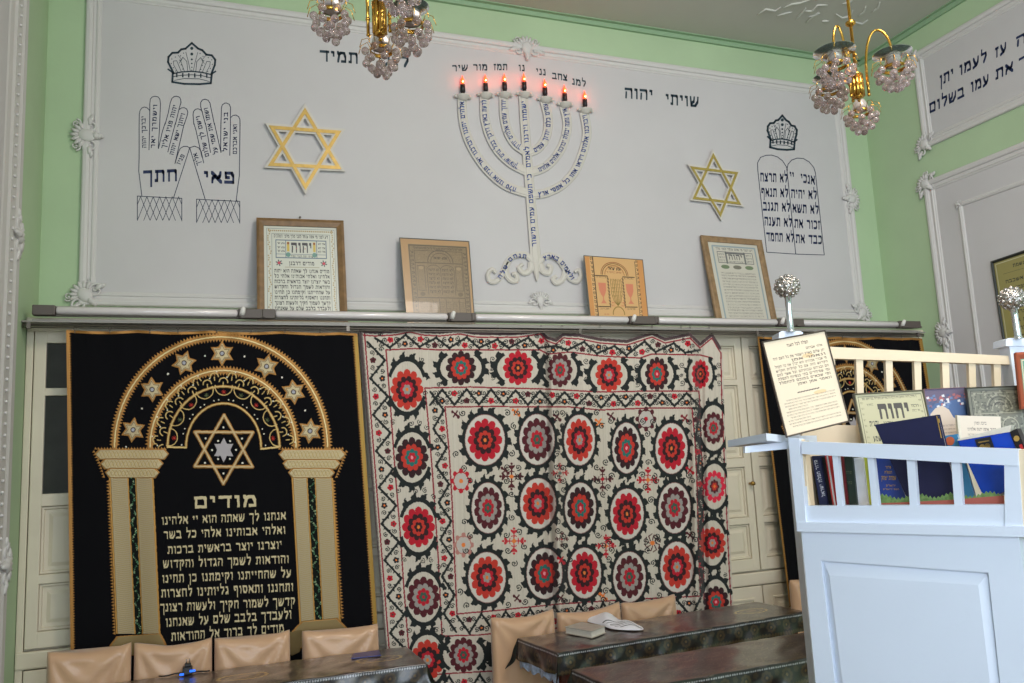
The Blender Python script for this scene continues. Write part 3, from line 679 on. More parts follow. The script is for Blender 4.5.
def frame_part(name, q, qi, plane, o0, o1, m, parent, oi=None):
    """picture frame between outer quad q and inner quad qi"""
    oi = o1*.8+o0*.2 if oi is None else oi
    mid = [tuple((np.array(a)*.65+np.array(b)*.35)) for a, b in zip(q, qi)]
    v = []
    for Q, o_ in ((q, o0), (q, o1), (mid, o1+.003), (qi, oi), (qi, o0)): v += [plane.at(x, y, o_) for x, y in Q]
    # straight sides: back outline keeps the size of the front one
    f = []
    for k in range(4):
        for i in range(4):
            j = (i+1) % 4; f.append((k*4+i, k*4+j, (k+1)*4+j, (k+1)*4+i))
    f.append((3, 2, 1, 0))
    for i in range(4):
        f_ = v[4+i]; v[i] = f_-plane.n*(o1-o0); v[16+i] = v[12+i]-plane.n*(oi-o0)
    return obj_from(name, v, f, m, parent)
def scribble(cv, x0, x1, y, h, col, dens=.75):
    """a line of tiny print"""
    x = x0
    while x < x1:
        wv = random.uniform(h*1.2, h*4)
        e = min(x+wv, x1); k = x
        while k < e:
            cw = random.uniform(.55, .8)*h
            if k+cw > x1: break
            r = random.random()
            cv.line([(k, y-h*.9), (k+cw*.7, y-h*.9)], h*.22, col)
            if r < .7: cv.line([(k+cw*.7, y-h*.9), (k+cw*.7, y)], h*.2, col)
            if r > .5: cv.line([(k, y), (k+cw*.7, y)], h*.2, col)
            k += cw*1.15
        x = e+h*.6
# 1: prayer sheet in brown frame
q = [(256.5,217.5),(343.5,220.5),(348.0,325),(257.4,325)]
t = thing('framed_prayer_sheet', LEAN.at(302, 320), 'brown wooden framed Hebrew prayer sheet leaning on the wall below the large gold star', 'picture')
qi = inset(q, .082, .068, .082, .06); frame_part('frame', q, qi, LEAN, .0, .018, wood_f, t)
cv = CV(0, 0, 76, 88, 4.6, (206, 208, 196)); D = (52, 54, 58)
for k in range(40): cv.ell(5+random.random()*3-1, 4+k*2.1, .8, .8, (176, 158, 120)); cv.ell(71+random.random()*2-1, 4+k*2.1, .8, .8, (176, 158, 120))
for k in range(34): cv.ell(5+k*2, 5, .8, .8, (170, 150, 110))
cv.line([(3,3),(73,3),(73,86),(3,86)], .5, (120,126,130), closed=True); cv.line([(8,8),(68,8),(68,86),(8,86)], .4, (120,126,130), closed=True)
cv.polys(text_polys('דע לפני מי אתה עומד לפני מלך מלכי המלכים', (10, 11.6), (66, 11.6), 2.7), D)
cv.line([(12,14),(64,14),(64,31),(12,31)], .9, (90,110,130), closed=True); cv.line([(22,14.5),(22,31)], .6, (90,110,130)); cv.line([(54,14.5),(54,31)], .6, (90,110,130)); cv.line([(12,27.5),(64,27.5)], .5, (90,110,130))
for x in (24.5, 51.5):
    cv.poly([(x-1.3,15.5),(x+1.3,15.5),(x+1.3,25),(x-1.3,25)], (206,180,90)); cv.ell(x, 28, 2.3, 2.3, (110,150,140)); cv.ell(x, 17, 1.2, 1.2, (150,90,60))
cv.polys(text_polys('יהוה', (27.5, 25.5), (49, 25.5), 9, nw=.8, nh=1.5), (72, 72, 76)); cv.polys([disc(x, 22, .5) for x in (33, 42)], (190, 70, 70))
for y in (18, 22, 25.5): cv.polys(text_polys('שמע ישר', (13.5, y), (21, y), 1.8), D); cv.polys(text_polys('אחד הוא', (55.5, y), (63, y), 1.8), D)
cv.polys(text_polys('שויתי יהוה לנגדי תמיד', (27, 30.4), (50, 30.4), 1.7), D)
for x in (15, 61):
    for a in range(6): cv.line([(x, 36), (x+3*math.cos(a*PI/3+.3), 36+2.6*math.sin(a*PI/3+.3))], 1.2, (84, 92, 96))
    cv.ell(x, 36, 1.4, 1.3, (206, 70, 90))
cv.polys(text_polys('מודים דרבנן', (25, 38), (51, 38), 3.4), D)
cv.line([(21,40),(56,40)], .4, (150,140,100))
for k, tx in enumerate(['מודים אנחנו לך שאתה הוא יהוה', 'אלהינו ואלהי אבותינו אלהי כל', 'בשר יוצרנו יוצר בראשית ברכות', 'והודאות לשמך הגדול והקדוש', 'על שהחייתנו וקימתנו כן תחינו', 'ותחננו ותאסוף גליותינו לחצרות', 'קדשך לשמור חקיך ולעשות רצונך', 'ולעבדך בלבב שלם על שאנחנו', 'מודים לך ברוך אל ההודאות']):
    cv.polys(text_polys(tx, (10, 45.2+k*5), (66.5, 45.2+k*5), 3.1, nw=.8, nh=1.3), D)
sheet('sheet', cv, qi, LEAN, glassy_print, t, .006)['label'] = 'cream printed sheet with a blue-ruled heading'
mb = MB(); c = LEAN.at(300, 218.5, .004); mb.lathe([(.006, -.004), (.006, .004)], c+np.array([0, 0, .006]), axis=(0, 1, 0), seg=12); mb.build('hanging_ring', rod_m, t)
# 2: dark brown print in clip frame
q = [(399.3,237.3),(469.3,241),(475.4,325),(406.5,325)]
t = thing('clip_framed_print', LEAN.at(437, 320), 'dark brown engraved print with orange-brown border in a clip frame, left of the candelabrum foot', 'picture')
qi = inset(q, .012, .012); frame_part('clip_edge', q, qi, LEAN, .0, .008, clip_m, t)
cv = CV(0, 0, 70, 82, 4.6, (172, 136, 92)); Dk = (70, 62, 48)
cv.poly([(7,5),(68,5),(68,82),(7,82)], (126,108,78))
for k in range(1400):
    x, y = random.uniform(8, 67), random.uniform(6, 81); cv.line([(x, y), (x+random.uniform(-1, 1), y+random.uniform(-.8, .8))], .35, random.choice([(104,90,62),(142,122,90)]))
cv.line([(8,6),(67,6),(67,82),(8,82)], .7, Dk, closed=True); cv.line([(13,11),(62,11),(62,82),(13,82)], .5, Dk, closed=True)
for y in (23, 57): cv.line([(13,y),(62,y)], .6, Dk)
cv.line(arc(39, 22, 13, 12, 0, 180), .7, Dk); cv.line(arc(39, 22, 10, 9, 0, 180), .5, Dk); cv.polys(text_polys('שמע ישראל', (32, 19), (46, 19), 2.2), (40, 36, 30))
for x in range(0, 52, 3): cv.polys(text_polys(random.choice(['אב','גד','המ']), (12+x*.95, 9.6), (14.4+x*.95, 9.6), 2), Dk)
for y in range(14, 80, 4): cv.polys(text_polys(random.choice(['אב','שר','המ']), (9, y), (12, y), 2.3), Dk); cv.polys(text_polys(random.choice(['אב','שר','המ']), (63, y), (66.3, y), 2.3), Dk)
for k in range(6):
    for x in (26, 40): cv.polys(text_polys('לא תרצח', (x, 31+k*4.2), (x+11, 31+k*4.2), 2.3), Dk)
for x in (26, 40): cv.line([(x-1.5, 54), (x-1.5, 30)]+arc(x+5.5, 30, 7, 5, 180, 0)+[(x+12.5, 54)], .45, Dk)
for x in (15, 54): cv.line([(x,26),(x+7,26),(x+7,50),(x,50)], .4, Dk, closed=True); cv.ell(x+3.5, 28, 2.4, 1.6, (150,130,96)); cv.ell(x+3.5, 53.5, 2.6, 2, (100,86,60))
for k in range(7): scribble(cv, 15+k*6.8, 20.5+k*6.8, 62, 1.3, Dk); cv.line([(21.5+k*6.8,58),(21.5+k*6.8,82)], .35, Dk)
for k in range(9):
    for j in range(7): scribble(cv, 15+j*6.8, 20.5+j*6.8, 64+k*2, 1.1, (96,82,60))
sheet('print', cv, qi, LEAN, glassy_print, t, .0065)
# 3: orange print
q = [(583.8,255.2),(643,259.5),(649.5,325),(591,325)]
t = thing('clip_framed_print', LEAN.at(618, 320), 'small orange printed sheet with two cups and an arch, right of the candelabrum foot', 'picture')
qi = inset(q, .012, .012); frame_part('clip_edge', q, qi, LEAN, .0, .008, clip_m, t)
cv = CV(0, 0, 60, 62, 6, (212, 170, 116)); Dk = (46, 40, 36); cv.poly([(0,0),(4.5,0),(4.5,62),(0,62)], (204,146,88)); cv.poly([(54,0),(60,0),(60,62),(54,62)], (204,146,88))
cv.line([(8,0),(8,62)], .7, Dk); cv.line([(51.5,2),(51.5,62)], .6, Dk)
for y in range(3, 60, 4): cv.polys(text_polys(random.choice(['אב','שר','המ','כל']), (5, y), (7.4, y), 2.4), Dk); cv.polys(text_polys(random.choice(['אב','שר','המ']), (52.2, y), (54.6, y), 2.4), Dk)
for r, cc in ((14,(150,96,60)),(12.5,(120,90,50)),(10,(176,120,70))): cv.line(arc(29, 16, r, r*.85, 0, 180), .8, cc)
cv.polys(text_polys('שמע ישראל', (23, 11.5), (36, 11.5), 2.6, nh=1.8), (30, 26, 26)); scribble(cv, 21, 38, 14.5, 1.4, (150,80,50)); scribble(cv, 22, 36, 8, 1.2, (150,110,60))
for s, xx in ((0, 9), (1, 37.5)):
    cv.line([(xx,17.5),(xx+12,17.5)], .8, Dk); scribble(cv, xx+1, xx+11, 19.5, 1.3, Dk); cv.line([(xx,46),(xx+12,46)], .8, Dk); scribble(cv, xx+1, xx+11, 48.5, 1.3, Dk)
    xv = xx+12.5 if not s else xx-.5; cv.line([(xv,18),(xv,47)], .5, Dk)
    for y in range(21, 46, 3): cv.polys(text_polys('של', (xv-1.3, y), (xv+1, y), 1.9), Dk)
    cv.poly([(xx+2,24),(xx+10,24),(xx+9.6,31),(xx+8,35),(xx+6.6,37),(xx+6.6,40),(xx+9,43),(xx+3,43),(xx+5.4,40),(xx+5.4,37),(xx+4,35),(xx+2.4,31)], (208,130,100))
for k in range(7): cv.line([(24+k*1.8,20),(24+k*1.8,34)]+[(24+k*1.8+(3-k)*.6, 41), (29.5, 45)], .55, (128,108,50))
for k in range(5): scribble(cv, 24.2, 36, 22+k*3.6, 1.2, (140,120,66))
for y in (43,45.5): scribble(cv, 23, 27, y, 1.3, (190,60,50)); scribble(cv, 33, 37, y, 1.3, (190,60,50))
cv.line(arc(29.5, 53, 6, 7, 0, 180), 1., (150,120,60)); scribble(cv, 14, 20, 53.5, .9, (170,70,50))
sheet('print', cv, qi, LEAN, glassy_print, t, .0065)
# 4: leaning framed sheet on the right
q = [(701,235),(761.8,240),(778.2,325),(718,325)]
t = thing('framed_prayer_sheet', LEAN.at(747, 320), 'light wooden framed grey-printed sheet leaning below the slim gold star', 'picture')
qi = inset(q, .09, .065, .09, .04); frame_part('frame', q, qi, LEAN, .0, .016, wood_f2, t)
cv = CV(0, 0, 54, 76, 5, (198, 194, 180)); Dk = (92, 92, 92)
cv.line([(4,4),(50,4),(50,76),(4,76)], 1.6, (146,160,164), closed=True); cv.polys(text_polys('דע לפני מי אתה עומד לפני מלך', (7, 7.5), (47, 7.5), 2), Dk)
cv.line([(8,9.5),(46,9.5),(46,20),(8,20)], .6, (90,92,96), closed=True); cv.line([(17,9.5),(17,20)], 1.8, (110,112,110)); cv.line([(37,9.5),(37,20)], 1.8, (110,112,110)); cv.line([(17,10.5),(37,10.5)], 1.3, (84,84,88))
cv.polys(text_polys('יהוה', (19.5, 16.6), (34.5, 16.6), 5), (80,80,84)); scribble(cv, 19, 35, 19.4, 1.2, Dk); [scribble(cv, 9, 15.5, y, 1.3, Dk) for y in (12.5,15.5,18.5)]; [scribble(cv, 38.5, 45, y, 1.3, Dk) for y in (12.5,15.5,18.5)]
for x, c_ in ((14,(110,126,96)),(27,(120,118,104)),(40,(110,126,96))): cv.ell(x, 24, 4.5, 2, c_)
for k in range(17): scribble(cv, 8, 46, 30.5+k*2.75, 1.25, (112,108,104))
sheet('sheet', cv, qi, LEAN, glassy_print, t, .006)
# dark framed sheet on the right wall
q3 = [(990.3,261.5),(1060,238),(1074,345),(1004.5,352)]
Rw = PL((XR-.03, 0, 0), (-1, 0, 0))
t = thing('framed_notice', Rw.at(1030, 345), 'black framed olive-toned Hebrew notice hanging on the right wall behind the finial', 'picture')
qi = inset(q3, .035, .03); frame_part('frame', q3, qi, Rw, -.028, .0, mat('black_frame', (48, 50, 46), .35), t)
cv = CV(0, 0, 60, 90, 4, (150, 142, 84)); Dk = (40, 42, 38); cv.line([(2,2),(58,2),(58,88),(2,88)], .5, (200,196,160), closed=True)
cv.polys(text_polys('לעלוי נשמת', (18, 10), (42, 10), 3), Dk); cv.line([(8,14),(52,14)], .3, Dk)
for k, tx in enumerate(['אשכבה', 'נפטר ביום', 'בן המנוח רבי', 'הרב הגדול מעוז', 'תהא נפשו צרורה', 'בצרור החיים אמן', 'זכר צדיק לברכה', 'לחיי העולם הבא']): cv.polys(text_polys(tx, (9, 24+k*8), (26 if k < 2 else 52, 24+k*8), 3.2), Dk)
sheet('sheet', cv, qi, Rw, glassy_print, t, -.01)
# ================================================================== HANGINGS
def cloth_mesh(name, cv, left, right, top, bottom, nx, ny, yfun, m, parent, hamp=0.):
    """curtain surface: u across, v down; yfun gives the true depth (world Y) of each point"""
    u = np.linspace(0, 1, nx)[None, :]; v = np.linspace(0, 1, ny)[:, None]
    y = bottom*v+330*(1-v)+0*u
    for _ in range(2):
        x = left(y)*(1-u)+right(y)*u; y = top(x)*(1-v)+bottom*v
    x = left(y)*(1-u)+right(y)*u
    i = np.clip(((x-cv.x0)/(cv.x1-cv.x0)*(cv.nx-1)).round().astype(int), 0, cv.nx-1); j = np.clip(((y-cv.y0)/(cv.y1-cv.y0)*(cv.ny-1)).round().astype(int), 0, cv.ny-1)
    C = cv.C[j, i]; Hh = cv.Hh[j, i]
    Y = yfun(x, y, u+0*v, v+0*u)-Hh*hamp
    d = ray(x, y); P = CP+d*(Y/d[..., 1])[..., None]
    P = (P-world_loc(parent)).reshape(-1, 3).astype(np.float32)
    o = grid_mesh(name, P, nx, ny, C.reshape(-1, 4), m, parent); return o
# ---- black velvet ark curtain
BK = (5, 5, 9); GO = (160, 114, 58); GL = (214, 192, 140); GB = (190, 162, 104)
cv = CV(60, 324, 384, 700, 3.4, BK)
def teeth(cv, pts, side, base, tip, step, col, h):
    """saw-tooth gold fringe along a path"""
    P = np.array(pts, float); s = np.hypot(*(P[1:]-P[:-1]).T); cum = np.r_[0, np.cumsum(s)]; L = cum[-1]; k = 0.
    while k < L-step:
        q = [np.array([np.interp(z, cum, P[:, 0]), np.interp(z, cum, P[:, 1])]) for z in (k, k+step, k+step/2)]
        d = q[1]-q[0]; d /= (np.hypot(*d)+1e-9); n = np.array([-d[1], d[0]])*side
        cv.poly([tuple(q[0]+n*base), tuple(q[2]+n*tip), tuple(q[1]+n*base)], col, h, 1.); k += step
xl = lambda y: 66.2+(y-330)*.0135; xr = lambda y: 357.5+(y-335)*.069
yt = lambda x: 329.6+1.6*np.abs(np.sin((x-66)*PI/72.))+(x-66)*.006+np.where(x > 340, (x-340)*.12, 0)
ys = list(range(326, 702, 4))
cv.line([(xl(y)+1.6, y) for y in ys], 3.6, GO, .6, 1.); teeth(cv, [(xl(y)+2.6, y) for y in ys], -1, 0, 2.4, 2.6, GO, .5)
cv.line([(xr(y)-1.8, y) for y in ys], 4.6, (160,126,60), .6, 1.); teeth(cv, [(xr(y)-3.6, y) for y in ys], 1, 0, 2., 2.6, GO, .5)
xs_ = list(range(62, 384, 3)); cv.line([(x, float(yt(x))+1.2) for x in xs_], 3.2, GO, .5, 1.)
CX, CY = 221.5, 447
def garc(rx, ry, wd, col, h, a0=0, a1=180, cx=CX, cy=CY): cv.line(arc(cx, cy, rx, ry, a0, a1, 72), wd, col, h, 1.)
for rx, ry, cx in ((106.5, 110, 221), (73, 76.5, 223)):
    A = arc(cx, CY, rx, ry, 0, 180, 90); cv.line(A, 5.2, GO, .5, 1.); teeth(cv, A, 1, 2.2, 5.2, 3.2, GO, .4); teeth(cv, A, -1, 2.2, 5.2, 3.2, GO, .4); cv.line(A, 1.5, GL, 1., 1.)
garc(56, 60.5, 2.8, GO, .5, cx=223.5); garc(56, 60.5, 1.5, GB, .8, cx=223.5); garc(37.5, 43.5, 2.8, GO, .5, cx=223.5); garc(37.5, 43.5, 1.5, GB, .8, cx=223.5)
for s in (-1, 1): cv.line([(223.5+s*56, 447), (223.5+s*37.5, 447+(.5 if s < 0 else 2))], 2, GB, .7, 1.)
for k in range(9):   # half-moons between the inner arches
    a = math.radians(9+k*20.2); x, y = 223.5+47.5*math.cos(a), CY-52.5*math.sin(a); r = 8.2
    ox, oy = math.cos(a), -math.sin(a); P = []
    for j in range(15):
        b = math.radians(-100+j*200/14); P.append((x+ox*7.5-r*(ox*math.cos(b))-(-oy)*r*1.05*math.sin(b), y+oy*7.5-r*(oy*math.cos(b))-(ox)*r*1.05*math.sin(b)))
    cv.line(P, 1.1, GB, .6, 1.); sx, sy = x+ox*2.5, y+oy*2.5; cc = (190,60,50) if k % 2 == 0 else (96,104,70)
    for j in range(4): cv.line([(sx-2.2*math.cos(j*PI/4), sy-2.2*math.sin(j*PI/4)), (sx+2.2*math.cos(j*PI/4), sy+2.2*math.sin(j*PI/4))], .45, cc, .6)
    for j in (-1, 1): a2 = a+j*.12; cv.ell(223.5+42*math.cos(a2), CY-47.5*math.sin(a2), .7, .7, (225,220,200), .8)
for k in range(12):  # scale work between middle arches
    a = math.radians(6+k*15.3); 
    for rr, of in ((66.5, 0), (61, .13)):
        x, y = 223.3+rr*math.cos(a+of), CY-(rr+4)*math.sin(a+of); ox, oy = math.cos(a), -math.sin(a); P = []
        for j in range(11):
            b = math.radians(-90+j*18); P.append((x+4.2*(ox*math.cos(b)-oy*math.sin(b)), y+4.2*(oy*math.cos(b)+ox*math.sin(b))))
        cv.line(P, 1.25, GB, .6, 1.); cv.line([(x, y), (x-ox*3.4, y-oy*3.4)], 1.1, GB, .6, 1.)
        cv.ell(x+ox*5.2-oy*3, y+oy*5.2+ox*3, .75, .75, (228,222,200), .8)
def star6(cx, cy, r, w1, c1, w2, c2, rot=0., sx=1.):
    for wv, cc, hh in ((w1, c1, .5), (w2, c2, .9)):
        for k in (0, 1):
            T = [(cx+sx*r*math.sin(rot+PI*k+2*PI*j/3), cy-r*math.cos(rot+PI*k+2*PI*j/3)) for j in range(3)]; cv.line(T, wv, cc, hh, 1., closed=True)
for x, y, ro in ((133,430,.12),(152,389.5,-.05),(184,363,.3),(222,353.5,0),(266.5,366.5,.2),(293.5,392,-.1),(310,431,.1)):
    r = 10.2; pts = []
    for j in range(12): rr = r if j % 2 == 0 else r*.58; pts.append((x+rr*math.sin(ro+j*PI/6), y-rr*math.cos(ro+j*PI/6)))
    q = lambda k: [(x+(a-x)*k, y+(b-y)*k) for a, b in pts]
    cv.poly(q(1.28), GO, .4, 1.); cv.poly(q(1.0), (176,160,124), .8, 1.); cv.line(q(.82), .6, (120,96,60), .7, 1., closed=True); cv.ell(x, y, 2.6, 2.6, (92,80,74), .5, .3); cv.ell(x, y, 1.7, 1.7, (165,165,172), 1.)
for x, y in ((142,408.5),(168,374),(205,356),(244.5,356.5),(282,377.5),(305,410.5),(126,447)): cv.ell(x, y, .95, .95, (232,228,214), 1.)
star6(223.7, 449.5, 34.5, 3.6, GO, 2., (178,152,110), .01, .97)
pts = [(223.7+(11.2 if j % 2 == 0 else 6.6)*math.sin(j*PI/6), 450-(12.5 if j % 2 == 0 else 7)*math.cos(j*PI/6)) for j in range(12)]; cv.poly(pts, (172,166,168), .8, .5)
for x, y in ((223.5,427.5),(223.5,473.5),(205.5,438.5),(242,438.5),(205,463),(242.5,463),(218,441),(230,441),(212,450),(236,450),(218,459),(230,459)): cv.ell(x, y, 1, 1, (232,228,210), 1.)
def capital(rows, y0, teeth_side):
    for (xa, xb), ya, yb in rows:
        r = (yb-ya)/2; P = [(xa+r, ya), (xb-r, ya), (xb, ya+r), (xb-r, yb), (xa+r, yb), (xa, ya+r)]
        cv.poly([(x+(1.2 if x > (xa+xb)/2 else -1.2), y+(.9 if y > ya+r else -.9)) for x, y in P], GO, .4, 1.); cv.poly(P, (178,160,122), .9, 1.)
        k = xa+3
        while k < xb-5: cv.line([(k, ya+1.4), (k+3, yb-1.2)], .5, (160,136,84), .75, 1.); cv.line([(k+3, ya+1.4), (k, yb-1.2)], .45, (176,152,98), .75, 1.); k += 3.6
capital([((95.5,168),450,459),((101,162.5),459.5,468.5),((106,158.5),469,477.5)], 450, -1)
capital([((279.5,345),450,459.5),((283.5,339.5),460,468.5),((289,334),469,477.5)], 450, 1)
teeth(cv, [(94,449.5),(168,449.5)], -1, 0, 2.6, 3, GO, .4); teeth(cv, [(278,449.5),(346,449.5)], -1, 0, 2.6, 3, GO, .4)
teeth(cv, [(94,450),(100,463),(105,478)], 1, 0, 3, 3, GO, .4); teeth(cv, [(346,450),(341,463),(335,478)], -1, 0, 3, 3, GO, .4)
def column(xa, ya, xb, yb, wl, slot):
    """column between left edge top/bottom; wl width; slot (offset,width)"""
    L = lambda o: [(xa+o, ya), (xb+o, yb)]
    cv.poly(L(-1)+L(wl+1)[::-1], (178,132,66), .4, 1.); cv.poly(L(.8)+L(slot[0]-1.2)[::-1], (160,144,112), .8, 1.); cv.poly(L(slot[0]+slot[1]+1.2)+L(wl-.8)[::-1], (160,144,112), .8, 1.)
    cv.poly(L(slot[0])+L(slot[0]+slot[1])[::-1], (16,22,18), .1)
    n = int((yb-ya)/2.1)
    for i in range(n):
        t = i/n; x = xa+(xb-xa)*t; y = ya+(yb-ya)*t
        for o0, o1 in ((2, slot[0]-2.6), (slot[0]+slot[1]+2.6, wl-2)):
            m_ = (o0+o1)/2; cv.line([(x+o0, y), (x+m_, y+1.3), (x+o1, y)], .4, (156,134,84), .7, 1.)
    for i in range(int((yb-ya)*1.6)):
        t = random.random(); x = xa+(xb-xa)*t+slot[0]+slot[1]*(.5+.32*math.sin(t*60)+random.uniform(-.15,.15)); y = ya+(yb-ya)*t
        cv.ell(x, y, random.uniform(.4,.8), random.uniform(.4,.8), random.choice([(84,130,96),(60,96,70),(150,168,130),(40,70,52)]), 1., .5)
column(110, 478, 117, 634, 42.5, (18.5, 6.5)); column(292.5, 478, 300.5, 624, 39.5, (15, 7))
teeth(cv, [(109,480),(115.5,636)], 1, 0, 3, 3.1, GO, .4); teeth(cv, [(332.5,480),(341.5,620)], -1, 0, 3, 3.1, GO, .4)
for bx in ([(112,645),(108,655),(168,655),(163,641),(159,634),(118,637)], [(294,631),(303,622),(336,619),(345,628),(343,640),(296,648)]):
    c_ = np.mean(bx, 0); cv.poly([tuple(c_+(np.array(p)-c_)*1.08) for p in bx], GO, .4, 1.); cv.poly(bx, (140,120,80), .9, 1.)
cv.poly([(290,632),(302,630),(300,652),(292,656),(284,650)], (112,94,58), .8, 1.)
vel = vcmat('black_velvet', rough=.95, mrough=.45); vel.node_tree.nodes['Principled BSDF'].inputs['Specular IOR Level'].default_value = .2
BYF = lambda x, y, u, v: 4.215+.004*np.sin(u*38)*v+.008*np.sin(u*9+1)*v+.006*np.sin(u*60)*np.exp(-v*14)
p0 = np.array([.09, 4.215, 2.33])
bc = thing('ark_curtain', p0, 'black velvet curtain with gold arch, columns and Hebrew prayer text, hanging left', 'curtain', 'embroidered black ark curtains')
TXT = [('מודים',(193.5,508.4),(257,506.6),11.6,1.3),('אנחנו לך שאתה הוא יי אלהינו',(161.5,524.8),(285.8,519.6),7.6,1.15),('ואלהי אבותינו אלהי כל בשר',(163.5,539),(285.5,533.8),7.6,1.15),('יוצרנו יוצר בראשית ברכות',(167.5,554),(282,548.6),7.6,1.15),
       ('והודאות לשמך הגדול והקדוש',(163,568.3),(289,563),7.8,1.15),('על שהחייתנו וקימתנו כן תחינו',(162,583),(291.3,577.2),7.8,1.15),('ותחננו ותאסוף גליותינו לחצרות',(161,597.6),(293.4,591),8,1.15),('קדשך לשמור חקיך ולעשות רצונך',(160,612),(295.3,605.4),8,1.15),
       ('ולעבדך בלבב שלם על שאנחנו',(165.5,626.8),(291.5,618.6),8.2,1.15),('מודים לך ברוך אל ההודאות',(171,641),(284,632.4),8.2,1.15)]
for s_, a, b, h_, nh in TXT: cv.polys(text_polys(s_, a, b, h_, nw=.72, nh=nh), (204, 190, 152), .5, .3)
cloth_mesh('cloth', cv, xl, xr, yt, 700, 1040, 1260, BYF, vel, bc, .006)
mb = MB()
for x in (75, 110, 150, 178, 217, 251, 285, 320, 350):
    c = planeY(4.2).at(x, 327); mb.tube([c+np.array([.007*math.cos(a), 0, .007*math.sin(a)-.006]) for a in np.linspace(0, 2*PI, 12)[:-1]], .0016, 5, closed=True); mb.tube([c+np.array([0, 0, -.012]), c+np.array([0, .002, -.03])], .002, 5)
mb.build('curtain_hook', rod_m, bc)
bc2 = copy_tree(bc); bc2.location.x += 3.785
bc2['label'] = 'black velvet gold-arched curtain partly hidden behind the blue-white reading desk on the right'
# ---- suzani
CR = (198, 189, 174); BLK = (17, 25, 25); MAR = (78, 14, 26); DMR = (46, 10, 18); CRI = (180, 12, 36); ORR = (188, 48, 34); PNK = (212, 30, 62); GRY = (150, 144, 138); TEA = (22, 104, 98); ORG = (222, 120, 50); LIN = (140, 34, 48)
cv = CV(352, 322, 748, 760, 2.6, CR)
for k in range(260):
    x = random.uniform(352, 748); cv.line([(x, 322), (x+12, 760)], .45, random.choice([(190,182,166),(202,194,180),(186,177,162)]))
FT = {'A': (CRI, DMR, ORR, DMR, ORG), 'B': (MAR, GRY, CRI, (52,84,72), CRI), 'C': (ORR, DMR, CRI, GRY, ORG), 'D': (DMR, ORR, TEA, CRI, (230,140,150)), 'E': (PNK, GRY, MAR, ORR, ORG)}
def flower(x, y, rx, ry, ty, ph=0.):
    c = FT[ty]
    rx *= .93; ry *= .93; cv.ell(x, y, rx, ry, c[0], n=12, amp=.13, ph=ph); cv.ell(x, y, rx*.66, ry*.66, c[1], n=10, amp=.15, ph=ph+1); cv.ell(x, y, rx*.42, ry*.42, c[2], n=8, amp=.18, ph=ph)
    cv.ell(x, y, rx*.24, ry*.24, c[3], n=6, amp=.22, ph=ph); cv.ell(x, y, rx*.1, ry*.1, c[4])
def curl(x, y, r, hand=1, a0=0., wd=.75, col=BLK):
    cv.line([(x+r*(1-i/16)*math.cos(a0+hand*i*.62), y+r*(1-i/16)*math.sin(a0+hand*i*.62)) for i in range(16)], wd, col)
def leafring(x, y, rx, ry, n=13, ph=0., cond=None, inner=.8):
    cv.ell(x, y, rx*.98, ry*.98, BLK, inner=inner, cond=cond)
    for k in range(n):
        a = 2*PI*(k+ph)/n
        if cond is not None and not cond(math.cos(a), math.sin(a)): continue
        px_, py_ = x+rx*1.0*math.cos(a), y+ry*1.0*math.sin(a); b = rx*.09+.5
        cv.ell(px_, py_, b, b*1.1, BLK)
        q = [(x+rx*rr*math.cos(a+da), y+ry*rr*math.sin(a+da)) for rr, da in ((.98,-.02),(1.13,.06),(1.17,.17),(1.09,.15),(.97,.18))]; cv.poly(q, BLK)
def med(x, y, ty, rx=16.8, ry=21.5, R=(26, 32), ph=0.):
    leafring(x, y, R[0], R[1], 13, ph); cv.ell(x, y, R[0]*.75, R[1]*.79, (176,132,120)); cv.ell(x, y, R[0]*.73, R[1]*.77, (203,198,190)); flower(x, y, rx, ry, ty, ph)
# ruled lines (photograph coordinates of the hanging cloth)
lo = lambda y: 364.5+(y-333)*.078
TL = [(362,333),(375,334),(395,333),(410,330),(422,333),(440,334),(460,332),(475,335),(500,335.5),(520,335),(540,332),(547,339),(556,342),(563,336),(580,337),(600,341),(627,343),(652,335),(665,341),(690,336),(700,346),(706,341),(712,336),(720,350)]
cv.line([(lo(y), y) for y in range(326, 760, 6)], 1.5, LIN); cv.line([(x, y+2) for x, y in TL], 1.5, LIN); cv.line([(x, y-1.6) for x, y in TL], 3.2, (74, 56, 58))
def inx(pts, y): return float(np.interp(y, [p[1] for p in pts], [p[0] for p in pts]))
l2 = [(386,350),(390,400),(395,470),(400,530),(404,590),(408,640),(412,700),(415,760)]; l3 = [(425,388),(429,430),(433,480),(438.5,562),(442,636)]; l4 = [(445,407),(449,450),(452,500),(455,570),(457,614)]
r4 = [(692,408),(695,440),(697,480),(699,560),(700.5,596)]; r3 = [(699,391),(701,440),(703,480),(703,560),(704,600)]
t2 = [(386,350),(415,348.5),(440,350),(500,350),(540,350),(548,354),(570,352),(600,356),(640,358),(652,354),(700,355),(712,358)]; t3 = [(425,388),(470,387),(545,389),(600,392),(650,391),(699,391)]; t4 = [(445,407),(490,406.5),(540,407),(570,407),(600,410),(650,408),(692,408)]
b4 = [(457,614),(500,610),(560,604),(620,600),(700.5,596)]; b3 = [(442,636),(480,635),(520,631),(600,625),(704,618)]; b2 = [(412,676),(441,674),(495,671),(600,664),(726,655)]
re = [(722,352),(723,400),(726,470),(729,540),(732,600),(735,680),(737,760)]
for L in (l2, l3, l4, r4, r3, t2, t3, t4, b4, b3, b2): cv.line(L, 1.5, LIN)
cv.line([(x-1.2, y) for x, y in re], 1.3, LIN)
